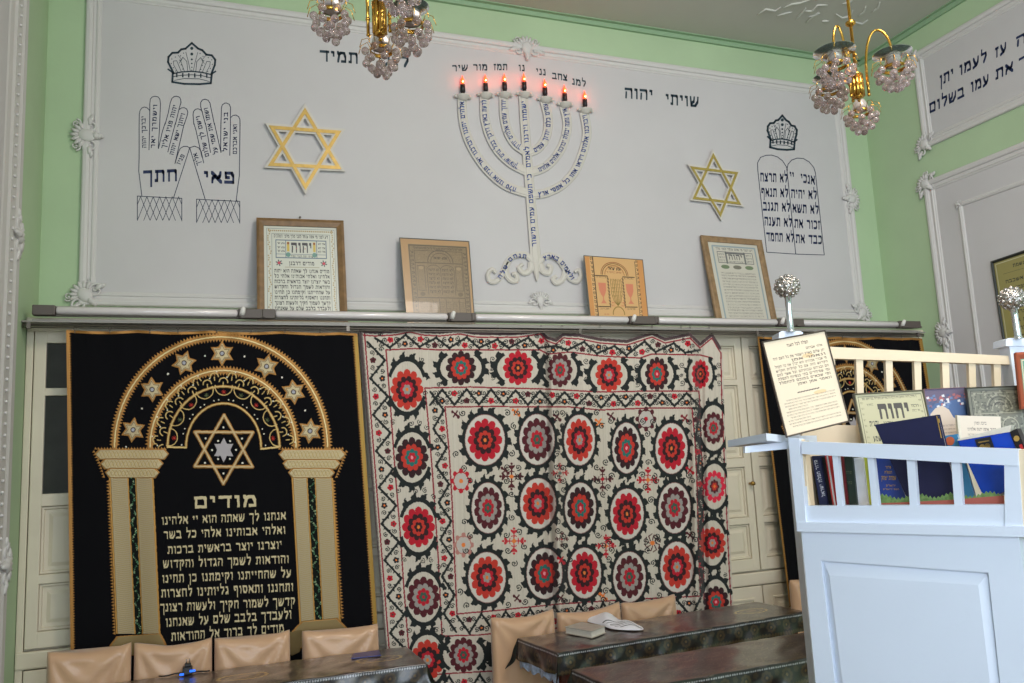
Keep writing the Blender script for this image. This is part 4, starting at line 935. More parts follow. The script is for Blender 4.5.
def small_flower(x, y, k, r=3.1):
    c1, c2 = [(CRI,(60,60,50)),(MAR,(20,20,20)),((30,20,26),ORG),(CRI,MAR),((30,20,26),ORG)][k % 5]
    for j in range(5):
        a = j*2*PI/5+k; cv.ell(x+r*.6*math.cos(a), y+r*.6*math.sin(a), r*.45, r*.45, c1)
    cv.ell(x, y, r*.5, r*.5, c1); cv.ell(x, y, r*.3, r*.3, c2)
def zig(A, B, n, k0=0, s0=0):
    """zig-zag vine between two ruled lines A and B (functions of t)"""
    P = []
    for i in range(n+1): P.append(A(i/n) if (i+s0) % 2 == 0 else B(i/n))
    Q = []
    for a, b in zip(P[:-1], P[1:]):
        for t in np.linspace(0, 1, 6)[:-1]: Q.append((a[0]+(b[0]-a[0])*t, a[1]+(b[1]-a[1])*t))
    Q.append(P[-1]); cv.line(Q, 2.3, BLK)
    for i in range(1, len(Q)-1):
        d = np.array(Q[i+1])-np.array(Q[i-1]); d = d/(np.hypot(*d)+1e-9); nn = np.array([-d[1], d[0]])*(1 if i % 2 else -1)
        q = np.array(Q[i]); cv.poly([tuple(q-d*1.5), tuple(q+nn*3.1+d*.8), tuple(q+d*1.5)], BLK)
    for i in range(n):
        m_ = [(A(j)[0]+B(j)[0])/2 for j in ((i)/n,)]; a = np.array(A((i+.0)/n)); b = np.array(B(i/n)); p = np.array(P[i]); o = a if (i+s0) % 2 else b
        if 0 < i: f_ = p+(o-p)*.74; small_flower(f_[0], f_[1], i+k0); 
        d = np.array(A(min(1, (i+.4)/n)))-a; g = o+(p-o)*.22+d; curl(g[0], g[1], 2.7, 1 if i % 2 else -1, i, .9)
        g = o+(p-o)*.22-d; curl(g[0], g[1], 2.6, -1, i, .9)
def para(pts):
    P = np.array(pts, float); s = np.r_[0, np.cumsum(np.hypot(*(P[1:]-P[:-1]).T))]; return lambda t: (float(np.interp(t*s[-1], s, P[:, 0])), float(np.interp(t*s[-1], s, P[:, 1])))
sh = lambda pts, dx, dy: [(x+dx, y+dy) for x, y in pts]
zig(para([(lo(y)+2.2, y) for y in range(342, 745, 8)]), para([(inx(l2, max(350, y))-1.8, y) for y in range(342, 745, 8)]), 22)
zig(para([(x, y+4) for x, y in TL[1:-3]]), para([(x, y-2) for x, y in [(375,350)]+t2[1:-1]]), 22, 2)
zig(para(sh([(429,392),(437,500),(443,632)], 1.5, 0)), para(sh([(444,392),(449,450),(453,520),(458,632)], -1.8, 0)), 13, 1)
zig(para([(x, y+2) for x, y in [(430,388)]+t3[1:]]), para([(x, y-2) for x, y in [(430,407)]+t4+[(699,408)]]), 22, 3, 1)
zig(para([(x, y+2) for x, y in b4]), para([(x, y-2) for x, y in [(457,635)]+b3[1:]]), 20, 0)
zig(para([(x+1, y) for x, y in r4]), para([(x-.6, y) for x, y in r3]), 12, 0)
zig(para([(418, 678)]+[(x, y+3) for x, y in b2[1:]]), para([(418, 700), (500, 697), (728, 682)]), 20, 0)
side = lambda X, Y: np.abs(X) > .55*np.abs(Y)+.15
updn = lambda X, Y: np.abs(Y) > .3*np.abs(X)+.06
for x, y, ty, rx in ((461,368,'D',14.5),(518,368,'A',14.5),(560,370,'B',12),(609,375,'C',13),(657,374,'D',11.5),(700.5,374,'A',8.5)):
    R = rx*1.75; leafring(x, y, R, 19.5, 12, .3, side, .83); flower(x, y, rx, 16.5 if rx > 9 else 14, ty); curl(x+R*1.25, y-9, 3, 1, 1); curl(x+R*1.25, y+9, 3, -1, 2); curl(x+R*1.22, y+1, 2, -1, 3)
for x, y, ty in ((407,389.5,'C'),(412,457.5,'D'),(418.5,527,'A'),(423.5,597,'B'),(427.5,660,'C'),(431,722,'D')):
    leafring(x, y-3 if ty == 'C' and y < 400 else y, 20.5, 30.5, 13, .2, updn, .84); flower(x, y, 15.8, 19.5, ty)
    for dx, dy in ((-14,33),(13,33),(15,-30),(4,34)): curl(x+dx, y+dy, 2.8, random.choice([1,-1]), random.uniform(0,6))
for x, y, ty in ((713.5,428,'B'),(714.5,486.5,'E'),(712.5,543,'C'),(716,602,'D'),(719,660,'A')):
    leafring(x, y, 15.5, 27.5, 12, .2, updn, .84); flower(x, y, 10.5 if y < 500 else 12.6, 15.5, ty)
    for dx, dy in ((-8,29),(6,29),(9,-27)): curl(x+dx, y+dy, 2.3, random.choice([1,-1]), random.uniform(0,6))
for x, y, ty in ((463.5,655,'B'),(512,653,'D'),(560,649,'A'),(610,645,'C'),(660,640,'B')): leafring(x, y, 25, 20, 13, .3, side, .83); flower(x, y, 14, 17, ty)
FLD = [(485,440,'A',16.5),(537,439.5,'B',14.5),(579.5,440,'C',12.8),(626.5,448,'D',11.8),(671.5,448.5,'A',13.3),(488,508,'B',13.5),(538,503.5,'C',14.8),(580.5,508,'D',13),(627,514,'A',13.8),(674.5,508,'B',13.3),(487,577.5,'C',15.5),(544.5,573.5,'D',14.8),(584.5,573,'A',13.8),(629.5,577,'B',13.5),(677,567,'C',13.8)]
for i, (x, y, ty, rx) in enumerate(FLD): leafring(x, y, rx*1.43, 29.8, 14, i*.37)
for i, (x, y, ty, rx) in enumerate(FLD):
    cv.ell(x, y, rx*1.22, 25.6, (150,110,104)); cv.ell(x, y, rx*1.19, 25., (203,196,186)); flower(x, y, rx, 20.5, ty, i*.5)
def motif(x, y, c1, c2, s=1., k=4, rot=0.):
    for j in range(k):
        a = rot+j*2*PI/k; ca, sa = math.cos(a), math.sin(a); X = lambda u, v: (x+s*(u*ca-v*sa), y+s*(u*sa+v*ca)*1.15)
        cv.line([X(2,0), X(8,0)], 1.5*s, c1); cv.poly([X(6,0), X(8.5,3.2), X(10.5,3.6), X(10,0), X(10.5,-3.6), X(8.5,-3.2)], c1); cv.ell(*X(11.5,0), 1.3*s, 1.3*s, c1); cv.line([X(5,0), X(4.2,2.6)], 1.*s, c1); cv.line([X(5,0), X(4.2,-2.6)], 1.*s, c1)
    cv.ell(x, y, 2.2*s, 2.2*s, c2)
for (x, y, a, b, s) in ((511.5,476.5,MAR,ORG,.95),(560,473,(170,40,44),(90,110,100),.7),(602.5,479,MAR,CRI,.85),(648,480,CRI,ORG,.9),(514,541,(190,40,50),ORG,.95),(562,539,MAR,CRI,.55),(606,546,CRI,ORG,.8),(653,544,MAR,ORG,.0)):
    if s: motif(x, y, a, b, s)
for j in range(8): a = j*PI/4; cv.line([(652.5+3*math.cos(a), 543+3*math.sin(a)), (652.5+7*math.cos(a+.2), 543+8*math.sin(a+.2)), (652.5+8*math.cos(a+.7), 543+9*math.sin(a+.7))], 1.1, MAR)
cv.ell(652.5, 543, 2.3, 2.3, ORG)
for x, y, a, b in ((461,481,CRI,ORG),(463.5,545,(178,120,110),ORG),(646,419,MAR,CRI)):
    for j in range(8): cv.ell(x+8.4*math.cos(j*PI/4), y+10*math.sin(j*PI/4), 2.1, 2.6, a)
    cv.ell(x, y, 8, 9.6, a, inner=.86); cv.ell(x, y, 6.3, 7.4, (186,178,170), n=6, amp=.14); cv.ell(x, y, 2, 2.2, b)
for x, y, c in ((455.5,414,MAR),(516,412,ORG),(557,417,MAR),(599,422,ORG),(611,416,MAR),(685,418,(120,24,36)),(505,470,MAR),(561,560,CRI),(561,598,MAR),(517,598,MAR),(603,596,ORG),(608,540,CRI),(690,470,CRI),(690,535,MAR)):
    cv.line([(x-3,y-2),(x,y),(x+3,y+3)], 1.8, c); cv.line([(x+2,y-3),(x,y),(x-2,y+3)], 1.5, c); cv.ell(x+3, y+3, 1.6, 1.8, c); cv.ell(x-3, y-2, 1.4, 1.6, c)
for i, (x, y, ty, rx) in enumerate(FLD):
    for dx, dy in ((rx*1.35,-27),(-rx*1.35,-27),(rx*1.35,27),(-rx*1.3,28),(rx*1.75,-14),(-rx*1.75,14)): curl(x+dx, y+dy, 3.4, random.choice([1,-1]), random.uniform(0,6), 1.)
# lining showing at the left edge
for k in range(300): y = 326+k*1.5; cv.line([(352, y), (lo(y)-2.6, y)], 1.8, (74,60,60))
cv.line([(lo(y)-2.4, y) for y in range(326, 760, 6)], 1., (120,112,104))
zl = lambda y: 359+(y-333)*.085; zr = lambda y: np.interp(y, [330,345,352,400,470,540,600,680,760], [716.5,720,723,724,727,730,733,736,738])
ztop = lambda x: np.interp(x, [p[0] for p in TL], [p[1]-3.2 for p in TL])
def SYF(x, y, u, v):
    xn = x-(y-333)*.035     # folds lean with the cloth
    f = .008*np.sin((xn-360)/5.3+.6*np.sin(xn/31))*(.35+.65*np.exp(-((y-336)/60)**2))+.012*np.sin((xn-360)/21.)
    f += -.040*np.exp(-((xn-551)/5.5)**2)+.035*np.exp(-((xn-543)/4.)**2)+.018*np.exp(-((xn-565)/8)**2)
    f += -.045*np.exp(-((x-(692+(y-333)*.02))/4.5)**2)+.035*np.exp(-((x-(700+(y-333)*.02))/3.)**2)
    f += .012*np.sin((xn-598)/9.)*np.exp(-((xn-610)/40)**2)
    return 4.215+f*(.55+.45*np.clip(v*3, 0, 1))
sz = thing('suzani_hanging', (2.0, 4.21, 2.32), 'cream embroidered hanging covered with rows of red and black rosettes, hung in the middle', 'curtain')
cloth_mesh('cloth', cv, zl, zr, ztop, 745, 960, 1050, SYF, vcmat('cotton_embroidery', rough=.85, sheen=.1, weave=.15), sz)
mb = MB()
for x in (364, 410, 462, 498, 541, 562, 600, 652, 681, 690, 709):
    c = planeY(4.2).at(x, 326); mb.tube([c+np.array([.006*math.cos(a), 0, .006*math.sin(a)-.004]) for a in np.linspace(0, 2*PI, 12)[:-1]], .0016, 5, closed=True); mb.tube([c+np.array([0, 0, -.01]), c+np.array([0, .002, -.028])], .002, 5)
mb.build('curtain_hook', rod_m, sz)
# ================================================================== CHAIRS with satin covers
satin = mat('peach_satin', (200, 162, 128), .29, sheen=.3, noise=.04, nscale=6, bump=.05, bscale=90)
leg_m = mat('chair_leg_wood', (84, 48, 30), .4)
def chair(pl, pr, yb, label, group, seed, skirt=True):
    """covered chair whose backrest top corners are seen at pl and pr, backrest plane at yb, seat towards the room"""
    A = planeY(yb).at(*pl); B = planeY(yb).at(*pr); cx = (A[0]+B[0])/2; hw = (B[0]-A[0])/2; R_ = random.Random(seed)
    t = thing('covered_chair', (cx, yb, 0), label, 'chair', group)
    nu, nt = 34, 26; v = []; loops = []
    ph = R_.uniform(0, 6); sag = R_.uniform(.016, .026)
    for j in range(nt+1):
        tt = j/nt; loop = []
        for side_ in (0, 1):
            us = np.linspace(-1, 1, nu) if side_ == 0 else np.linspace(1, -1, nu)
            for u in us:
                top = A[2]+(B[2]-A[2])*(u+1)/2-sag*(1-u*u)-.006*math.exp(-((u+1)/.1)**2)
                z = top-(top-.40)*tt
                wd = hw*(.985+.01*tt)
                fold = 0
                for (cu, sg) in ((1, -1), (-1, 1)):
                    dx_ = (cu-u)*hw*sg*-1; dz = (top-z)+.01; dist = math.hypot(dx_, dz); ang = math.atan2(dz, abs(dx_)+1e-6)
                    fold += .008*math.sin(ang*11+ph+cu)*math.exp(-((dist-.11)/.12)**2)*min(1, dist/.05)*(1 if cu > 0 else .55)
                fold += .004*math.sin(u*9+ph)*tt
                y = (-.032-fold-.012*(1-u*u)) if side_ == 0 else .022+.006*math.sin(u*7+ph)
                e = 1-max(0, (abs(u)-.9)/.1)**2; yy = -.005+(y+.005)*(.35+.65*e)
                if tt < .05: yy = -.005+(yy+.005)*(.3+.7*(tt/.05)**.5)
                loop.append((cx+u*wd, yb+yy, z))
        loops.append(loop)
    n = 2*nu; fs = []
    for lp in loops: v += lp
    for j in range(nt):
        for i in range(n): fs.append((j*n+i, (j+1)*n+i, (j+1)*n+(i+1) % n, j*n+(i+1) % n))
    fs.append(list(range(n))); fs.append([nt*n+i for i in reversed(range(n))])
    obj_from('back_cover', v, fs, satin, t, smooth=True)
    v = []; fs = []; prof = [(.0, .455), (.7, .462), (.93, .455), (1.0, .435), (1.01, .30), (1.03, .16), (1.05, .05)]
    n = 48; y0 = yb-.155; hd = .118
    for k, (r, z) in enumerate(prof):
        for i in range(n):
            a = 2*PI*i/n; c_, s_ = math.cos(a), math.sin(a); q = (abs(c_)**6+abs(s_)**6)**(-1/6)
            w_ = 1+(.02*math.sin(a*9+ph) if z < .4 else 0)
            v.append((cx+hw*.98*r*c_*q*w_, y0+hd*r*s_*q*w_, z))
    for k in range(len(prof)-1):
        for i in range(n): fs.append((k*n+i, k*n+(i+1) % n, (k+1)*n+(i+1) % n, (k+1)*n+i))
    obj_from('seat_cover', v, fs, satin, t, smooth=True)
    for sx in (-1, 1):
        for sy in (-1, 1):
            mb = MB(); x, y = cx+sx*hw*.82, y0+sy*hd*.8; mb.box((x-.015, y-.015, 0), (x+.015, y+.015, .44), bev=.003); mb.build('leg', leg_m, t)
    return t
g1 = 'peach covered chairs under the black ark curtain'; g2 = 'peach covered chairs under the embroidered hanging'
chair((47,650.5),(132,642),4.105,'leftmost peach satin covered chair, against the cupboard door at the far left',g1,1)
chair((134,641.5),(212.5,637),4.105,'peach covered chair below the left embroidered column, behind the small black plug',g1,2)
chair((214,637),(290,629.5),4.105,'peach covered chair right below the gold Hebrew text of the ark curtain',g1,3)
chair((301.5,630),(378,623.5),4.105,'peach covered chair below the right embroidered column, set apart by a gap',g1,4)
chair((490,616.5),(553,608.5),4.03,'peach covered chair beside the left end of the middle table, seen low down',g2,5)
chair((556,611.5),(619,601.5),4.10,'peach covered chair behind the book and white cloth on the table',g2,6)
chair((620.5,602),(674,594),4.115,'peach covered chair at the right of the row, directly beside the bottom rosettes',g2,7)
chair((789,579),(846,575),4.06,'peach covered chair half hidden behind the left edge of the reading desk',g2,8)
# ================================================================== TABLES and their oilcloths
table_wood = mat('reddish_table_wood', (96, 42, 28), .35, noise=.25, nscale=14)
def oilcloth(loc, ang, L, W, drop, zt, label, seed, fringe):
    R_ = random.Random(seed); t = thing('tablecloth', (*loc, zt), label, 'tablecloth', rz=ang)
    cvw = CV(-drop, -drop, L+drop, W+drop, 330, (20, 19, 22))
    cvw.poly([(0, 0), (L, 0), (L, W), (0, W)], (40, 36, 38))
    for k in range(2200):
        x, y = R_.uniform(0, L), R_.uniform(0, W); l = R_.uniform(.01, .05); a = R_.gauss(.1, .5)
        cvw.line([(x, y), (x+l*math.cos(a), y+l*math.sin(a)*.6), (x+l*1.6*math.cos(a+.4), y+l*math.sin(a+.6))], R_.uniform(.0015, .005), R_.choice([(70,62,62),(92,82,74),(60,50,58),(104,92,74),(84,66,68),(40,38,44)]))
    # printed oval ornaments
    for ox in (L*.46, L*.88) if fringe == 0 else (L*.86,):
        for (rx, ry, c_) in ((.10, .055, (168,138,70)), (.088, .046, (60,44,40)), (.07, .036, (112,94,58)), (.055, .026, (50,40,44))): cvw.ell(ox, W*.5, rx, ry, c_, n=16, amp=.06)
        cvw.ell(ox, W*.5, .03, .014, (120,90,60), n=6, amp=.2)
    for (x0, x1, y0, y1, hor) in ((0, L, .018, .018, 1), (0, L, W-.018, W-.018, 1), (.018, .018, 0, W, 0), (L-.018, L-.018, 0, W, 0)):
        n = int((L if hor else W)/.016)
        for i in range(n):
            q = (x0+(x1-x0)*(i+.5)/n, y0+(y1-y0)*(i+.5)/n); cvw.ell(*q, .0075, .0075, (82, 68, 42), n=5, amp=.2); cvw.ell(*q, .003, .003, (40,34,30))
    # lace line and medallions on the falls
    def fall(hor, base, out, length):
        n = int(length/.011)
        for i in range(n):
            s = (i+.5)*length/n; p = (s, base+out*.012) if hor else (base+out*.012, s); cvw.ell(*p, .0036, .0036, (176, 178, 182))
        n = int(length/.10)
        for i in range(n):
            s = (i+.5)*length/n; P = (lambda dd, ss: (ss, base+out*dd) if hor else (base+out*dd, ss))
            cvw.ell(*P(.045, s), .024, .024, (64, 52, 34), n=8, amp=.15); cvw.ell(*P(.045, s), .013, .013, (34, 30, 30), n=6, amp=.15); cvw.ell(*P(.045, s), .006, .006, (96, 78, 46))
            for z_ in (-.05, .05): cvw.ell(*P(.03, s+z_), .011, .011, (54, 46, 32), n=5, amp=.25)
        n = int(length/.018)
        for i in range(n):
            s = (i+.5)*length/n; P = (lambda dd, ss: (ss, base+out*dd) if hor else (base+out*dd, ss)); cvw.ell(*P(drop-.01, s), .007, .009, (72, 60, 38), n=4, amp=.25)
    fall(True, 0, -1, L); fall(True, W, 1, L); fall(False, 0, -1, W); fall(False, L, 1, W)
    ph = R_.uniform(0, 6)
    def pos(X, Y):
        cx_, cy_ = np.clip(X, 0, L), np.clip(Y, 0, W); sx, sy = X-cx_, Y-cy_; ax, ay = np.abs(sx), np.abs(sy)
        m_ = np.maximum(ax, ay); k = np.minimum(ax, ay)
        wv = .007*np.sin((X+Y)*26+ph)+.004*np.sin((X-Y)*47+ph*2); out = .004+m_*.10+wv*(m_/drop)+k*.45
        x = cx_+np.sign(sx)*np.where(ax > 0, out, 0); y = cy_+np.sign(sy)*np.where(ay > 0, out, 0)
        x = x+np.where((ax == 0), 0, 0); z = .003-np.maximum(m_*.98, 0)-k*.55
        z = z+.0012*np.sin(X*31+3*np.sin(Y*17))*np.exp(-m_*90)
        return np.stack([x, y, z], -1)
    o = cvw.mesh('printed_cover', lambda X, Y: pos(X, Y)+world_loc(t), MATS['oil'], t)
    # thin clear plastic edge and pale lace underlay at the ends
    v = []; f = []; n = 40
    for k in range(2):
        for i in range(n+1):
            s = W*i/n; v.append((-.002-.004*k-.006*math.sin(s*60)*k, s, -.02-k*(drop+.01+.008*math.sin(s*90))))
    for i in range(n): f.append((i, i+1, n+2+i, n+1+i))
    me = bpy.data.meshes.new('underlay'); me.from_pydata([tuple(p) for p in v], [], f); me.materials.append(mat('underlay_print', (176, 190, 214), .5, noise=.5, nscale=60)); uo = bpy.data.objects.new('underlay', me); link(uo, t); uo['label'] = 'pale floral underlay'
    sm = uo.modifiers.new('t', 'SOLIDIFY'); sm.thickness = .002
    return t
MATS['oil'] = vcmat('plastic_covered_oilcloth', rough=.34, coat=1., weave=.16, wscale=7, wdist=.008); MATS['oil'].node_tree.nodes['Principled BSDF'].inputs['Coat Roughness'].default_value = .24
def table(loc, ang, L, W, zt, label, end_panel=True):
    t = thing('long_table', (*loc, 0), label, 'table', rz=ang)
    def bx(name, a, b, bev=.003):
        mb = MB(); mb.box(a, b, bev=bev); me_v = mb
        o = mb.build(name, table_wood, None); o.parent = t; o.location = (0, 0, 0); return o
    bx('tabletop', (.004, .004, zt-.03), (L-.004, W-.004, zt-.001)); 
    for x in (.05, L-.10):
        for y in (.03, .12): bx('leg', (x, y, 0), (x+.05, y+.045, zt-.031))
    for y in (.035, W-.055): bx('apron', (.1, y, zt-.10), (L-.1, y+.02, zt-.031))
    for x in (.06, L-.08): bx('apron', (x, .08, zt-.12), (x+.02, W-.08, zt-.031))
    return t
ZTB = .757
table((-.46, 3.652), 0., 1.375, .375, ZTB, 'long narrow table under the dark cloth in front of the ark curtain chairs')
oilcloth((-.46, 3.652), 0., 1.375, .375, .10, ZTB, 'dark glossy plastic-covered cloth on the left table with a bluish hanging corner', 3, 0)
aB = math.atan2(.153, 1.472)
table((1.475, 3.513), aB, 1.485, .385, ZTB, 'long reddish wooden table under dark cloth in front of the embroidered hanging')
oilcloth((1.475, 3.513), aB, 1.485, .385, .095, ZTB, 'dark gold-bordered plastic-covered cloth under the book, on the middle table', 4, 1)
aC = math.atan2(.065, 1.213)
table((1.43, 2.835), aC, 1.7, .375, ZTB, 'nearest long table at the bottom edge, running behind the reading desk')
oilcloth((1.43, 2.835), aC, 1.7, .375, .095, ZTB, 'marbled dark plastic-covered cloth on the nearest table at the bottom edge', 5, 2)
# things on the tables
TP = PL((0, 0, ZTB+.006), (0, 0, 1))
paper_w = mat('page_paper', (214, 208, 194), .7, noise=.06, nscale=90); 
def flatbox(name, quad, plane, h, m, parent=None, o0=0.):
    """block standing on a horizontal quad seen at the given corners"""
    P = [plane.at(x, y, 0)+np.array([0, 0, o0]) for x, y in quad]; mb = MB(); mb.prism([p+np.array([0, 0, h]) for p in P], (0, 0, -h)); return mb.build(name, m, parent)
bk = thing('prayer_book', TP.at(590, 636), 'worn closed pale grey prayer book lying beside the white cloth on the middle table', 'book')
bq = [(565,633.5),(592,638.5),(606,633),(582,628.5)]
flatbox('back_cover', bq, TP, .003, mat('worn_book_cover', (176, 166, 150), .5), bk)
c_ = np.mean(bq, 0); flatbox('page_block', [tuple(c_+(np.array(p)-c_)*.95) for p in bq], TP, .026, paper_w, bk, .003)
flatbox('front_cover', bq, TP, .003, mat('worn_book_cover2', (186, 180, 168), .35, noise=.1, nscale=30), bk, .029)
# white cloth with black stripes, loosely folded
wc = thing('folded_shawl', TP.at(612, 627), 'white cloth with black stripes, loosely folded beside the grey book', 'prayer shawl')
a0, b0 = TP.at(586, 618), TP.at(641, 631); ux = (b0-a0); Lc = np.hypot(ux[0], ux[1]); ux = ux/np.linalg.norm(ux); uy = np.array([-ux[1], ux[0], 0])
cvs = CV(0, 0, 1, 1, 200, (232, 232, 238))
for k in range(5): cvs.line([(.52+k*.07, .05+.03*k), (.60+k*.065, .35), (.72+k*.05, .62), (.95, .70+k*.05)], .022 if k % 2 == 0 else .012, (40, 42, 54))
def shpos(X, Y):
    e = np.sin(PI*np.clip(X, 0, 1))**.5; ww = .05+.035*np.sin(X*3)+.02*np.sin(X*9)
    r = np.sin(PI*Y)**.6
    z = .004+r*(.034*(1-X)**.8+.014+.010*np.sin(X*14+Y*5))*(e*.85+.1)
    x = X*Lc*1.0; y = (Y-.5)*2*ww*e+.01*np.sin(X*7)-.0*X
    return a0[None, None]*1.+ux*x[..., None]+uy*y[..., None]+np.array([0, 0, 1.])*z[..., None]
cvs.mesh('cloth', shpos, vcmat('white_cotton', rough=.8, sheen=.2), wc)
mb = MB(); q = a0+ux*Lc*.78-uy*.04; mb.tube([q+ux*i*.006-uy*.004*i+np.array([0, 0, .006+.004*math.sin(i)]) for i in range(9)], .0016, 6); mb.build('fringe_cord', mat('white_cord', (220, 220, 224), .7), wc)
# plug adapter with blue light and a blue card on the left table
pg = thing('plug_adapter', TP.at(188, 672), 'small black plug adapter with glowing blue ends lying on the left table', 'plug')
c = TP.at(188, 674)
mb = MB(); mb.box(c+np.array([-.022, -.02, 0]), c+np.array([.018, .02, .032]), bev=.004); mb.box(c+np.array([-.014, -.015, .032]), c+np.array([.012, .015, .045]), bev=.003); mb.build('body', black_pl, pg)
mb = MB()
for dx in (-.007, .006): mb.tube([c+np.array([dx, 0, .045]), c+np.array([dx, 0, .062])], .0022, 8)
mb.build('prong', rod_m, pg)
blue_led = mat('blue_lit_plastic', (40, 110, 230), .3, emis=(40, 110, 255), estr=1.2)
mb = MB(); mb.box(c+np.array([.006, -.032, .012]), c+np.array([.03, -.018, .020]), bev=.002); mb.box(c+np.array([-.034, -.03, .002]), c+np.array([-.016, -.018, .010]), bev=.002); mb.build('blue_light', blue_led, pg)
mb = MB(); mb.tube([c+np.array([-.02-.012*i, .01+.012*math.sin(i*.8), .004]) for i in range(9)], .003, 6); mb.tube([c+np.array([.016+.012*i, .008*math.sin(i*.9), .004]) for i in range(7)], .003, 6); mb.build('cable', black_pl, pg)
cd_ = thing('blue_card', TP.at(365, 654), 'small blue leaflet lying on the left table before the rightmost chair of its row', 'leaflet')
flatbox('leaflet', [(351,659),(381,656),(379,651),(354,654)], TP, .004, mat('leaflet_blue', (52, 56, 120), .3, noise=.3, nscale=60), cd_)
cd_['category'] = 'leaflet'
# ================================================================== READING DESK (bimah) in front at the right
blue_white = mat('bluish_white_gloss_paint', (216, 225, 240), .38, noise=.03, nscale=3, bump=.05, bscale=25)
warm_white = mat('cream_desk_paint', (226, 208, 178), .45, noise=.04, nscale=5)
FD = 2.3; AZ = math.radians(64); back = np.array([math.sin(AZ), math.cos(AZ), 0.]); FP = PL(CP+ray(800, 530)*FD, -back)
def DP(d, *a): return PL(FP.P+back*(d-FD), FP.n)
def prism_px(name, pts, plane, off, th, m, parent=None, floor=None):
    P = [plane.at(x, y, off) for x, y in pts]
    if floor is not None:
        P = [p if i not in floor else np.array([P[floor[i]][0], P[floor[i]][1], 0.]) for i, p in enumerate(P)]
    mb = MB(); mb.prism(P, -plane.n*th); return mb.build(name, m, parent)
dk = thing('reading_desk', (*(FP.at(905, 531)[:2]+back[:2]*.2), 0), 'tall bluish white wooden reading desk with low baluster rail full of books, front right', 'reading desk')
prism_px('body', [(803,530),(1020,536),(1020,700),(803,700)], FP, 0, .44, blue_white, dk, floor={2: 1, 3: 0})
# stile frame with an open centre
o4 = [FP.at(x, y, .0) for x, y in ((803,530),(1020,536),(1020,536),(803,530))]; o4[2] = o4[2]*1.; o4[3] = o4[3]*1.; o4[2][2] = .02; o4[3][2] = .02
i4 = [FP.at(x, y, .0) for x, y in ((822.5,560),(989.5,572),(1011,770),(846,765))]
mb = MB(); vf = []; nF = FP.n
for Q, o_ in ((o4, .0005), (o4, .011), (i4, .011), (i4, .0005)): vf += [p+nF*o_ for p in Q]
mb.add(vf, [(k*4+i, k*4+(i+1) % 4, (k+1)*4+(i+1) % 4, (k+1)*4+i) for k in range(3) for i in range(4)]); mb.build('panel_frame', blue_white, dk)
j4 = [FP.at(x, y, .0) for x, y in ((831,575),(979.5,584.5),(1000,757),(853,752))]; k4 = [FP.at(x, y, .0) for x, y in ((824,562),(988,574),(1010,768),(847,763))]
mb = MB(); mb.add([p+nF*.001 for p in k4]+[p+nF*.010 for p in j4], [(i, (i+1) % 4, 4+(i+1) % 4, 4+i) for i in range(4)]+[(4, 5, 6, 7)]); mb.build('raised_panel', blue_white, dk)
prism_px('cornice', [(797,522),(1024,526.5),(1024,537),(797,531.5)], FP, .022, .40, blue_white, dk)
prism_px('lower_rail', [(805,506),(1021,504.5),(1023,527),(806,522.5)], FP, .012, .03, blue_white, dk)
prism_px('corner_post', [(788,437.5),(799,438.5),(806.5,531),(797,531)], FP, .02, .03, blue_white, dk)
prism_px('corner_post', [(799,439),(802,439.5),(807.5,522),(806,522)], FP, .006, .02, warm_white, dk)
prism_px('corner_post', [(1004,449),(1018,449.5),(1023,527),(1005,527)], FP, .016, .03, blue_white, dk)
prism_px('side_edge', [(1018,449.5),(1031,450.5),(1036,538),(1023,537)], FP, .012, .44, warm_white, dk)
prism_px('top_rail', [(801.5,441.5),(1018,449),(1018,466),(801.5,454)], FP, .020, .03, blue_white, dk)
for a, b, c2, d2 in ((831.8,837.3,837.5,843),(866.8,872.8,872,879),(906,914,910,918),(950.5,959,954.5,963)):
    prism_px('baluster', [(a,452),(b,452),(d2,508),(c2,508)], FP, .010, .018, blue_white, dk)
# shelf board, inner left cheek, low back board
s0, s1 = FP.at(806, 511), FP.at(1028, 510); P = [s0, s1, s1+back*.62, s0+back*.46]; mb = MB(); mb.prism(P, (0, 0, -.02)); mb.build('shelf', warm_white, dk)
zS = lambda: (s0[2]+s1[2])/2
a1 = FP.at(800, 441); a2 = FP.at(806, 508); mb = MB(); mb.prism([a1, a1+back*.03, a2+back*.03, a2], (.012*RC[0][0], .012*RC[0][1], 0)); mb.build('side_board', warm_white, dk)
BP = frontal(2.72, 900, 480)
prism_px('back_board', [(802,424),(1040,430),(1040,504),(802,504)], BP, 0, .015, warm_white, dk)
LP = frontal(2.28, 770, 440)
L0 = [(727.5,440),(766,433),(790,437),(790,442)]
mb = MB(); A_, B_, C_ = frontal(2.5, 728, 440).at(727.5, 440), LP.at(766, 433.2), frontal(2.4, 788, 435).at(790, 436)
zt_ = B_[2]; A_ = planeY(A_[1]).at(727.5, 440.5); top = [A_, B_, C_, C_+back*.18, A_+back*.14]; top = [np.array([p[0], p[1], p[2]]) for p in top]; mb.prism(top, (0, 0, -.020)); mb.build('side_ledge', blue_white, dk)
prism_px('ledge_brace', [(745,446.5),(792,440.5),(792,448.5),(745,453)], frontal(2.36, 770, 445), 0, .02, blue_white, dk)
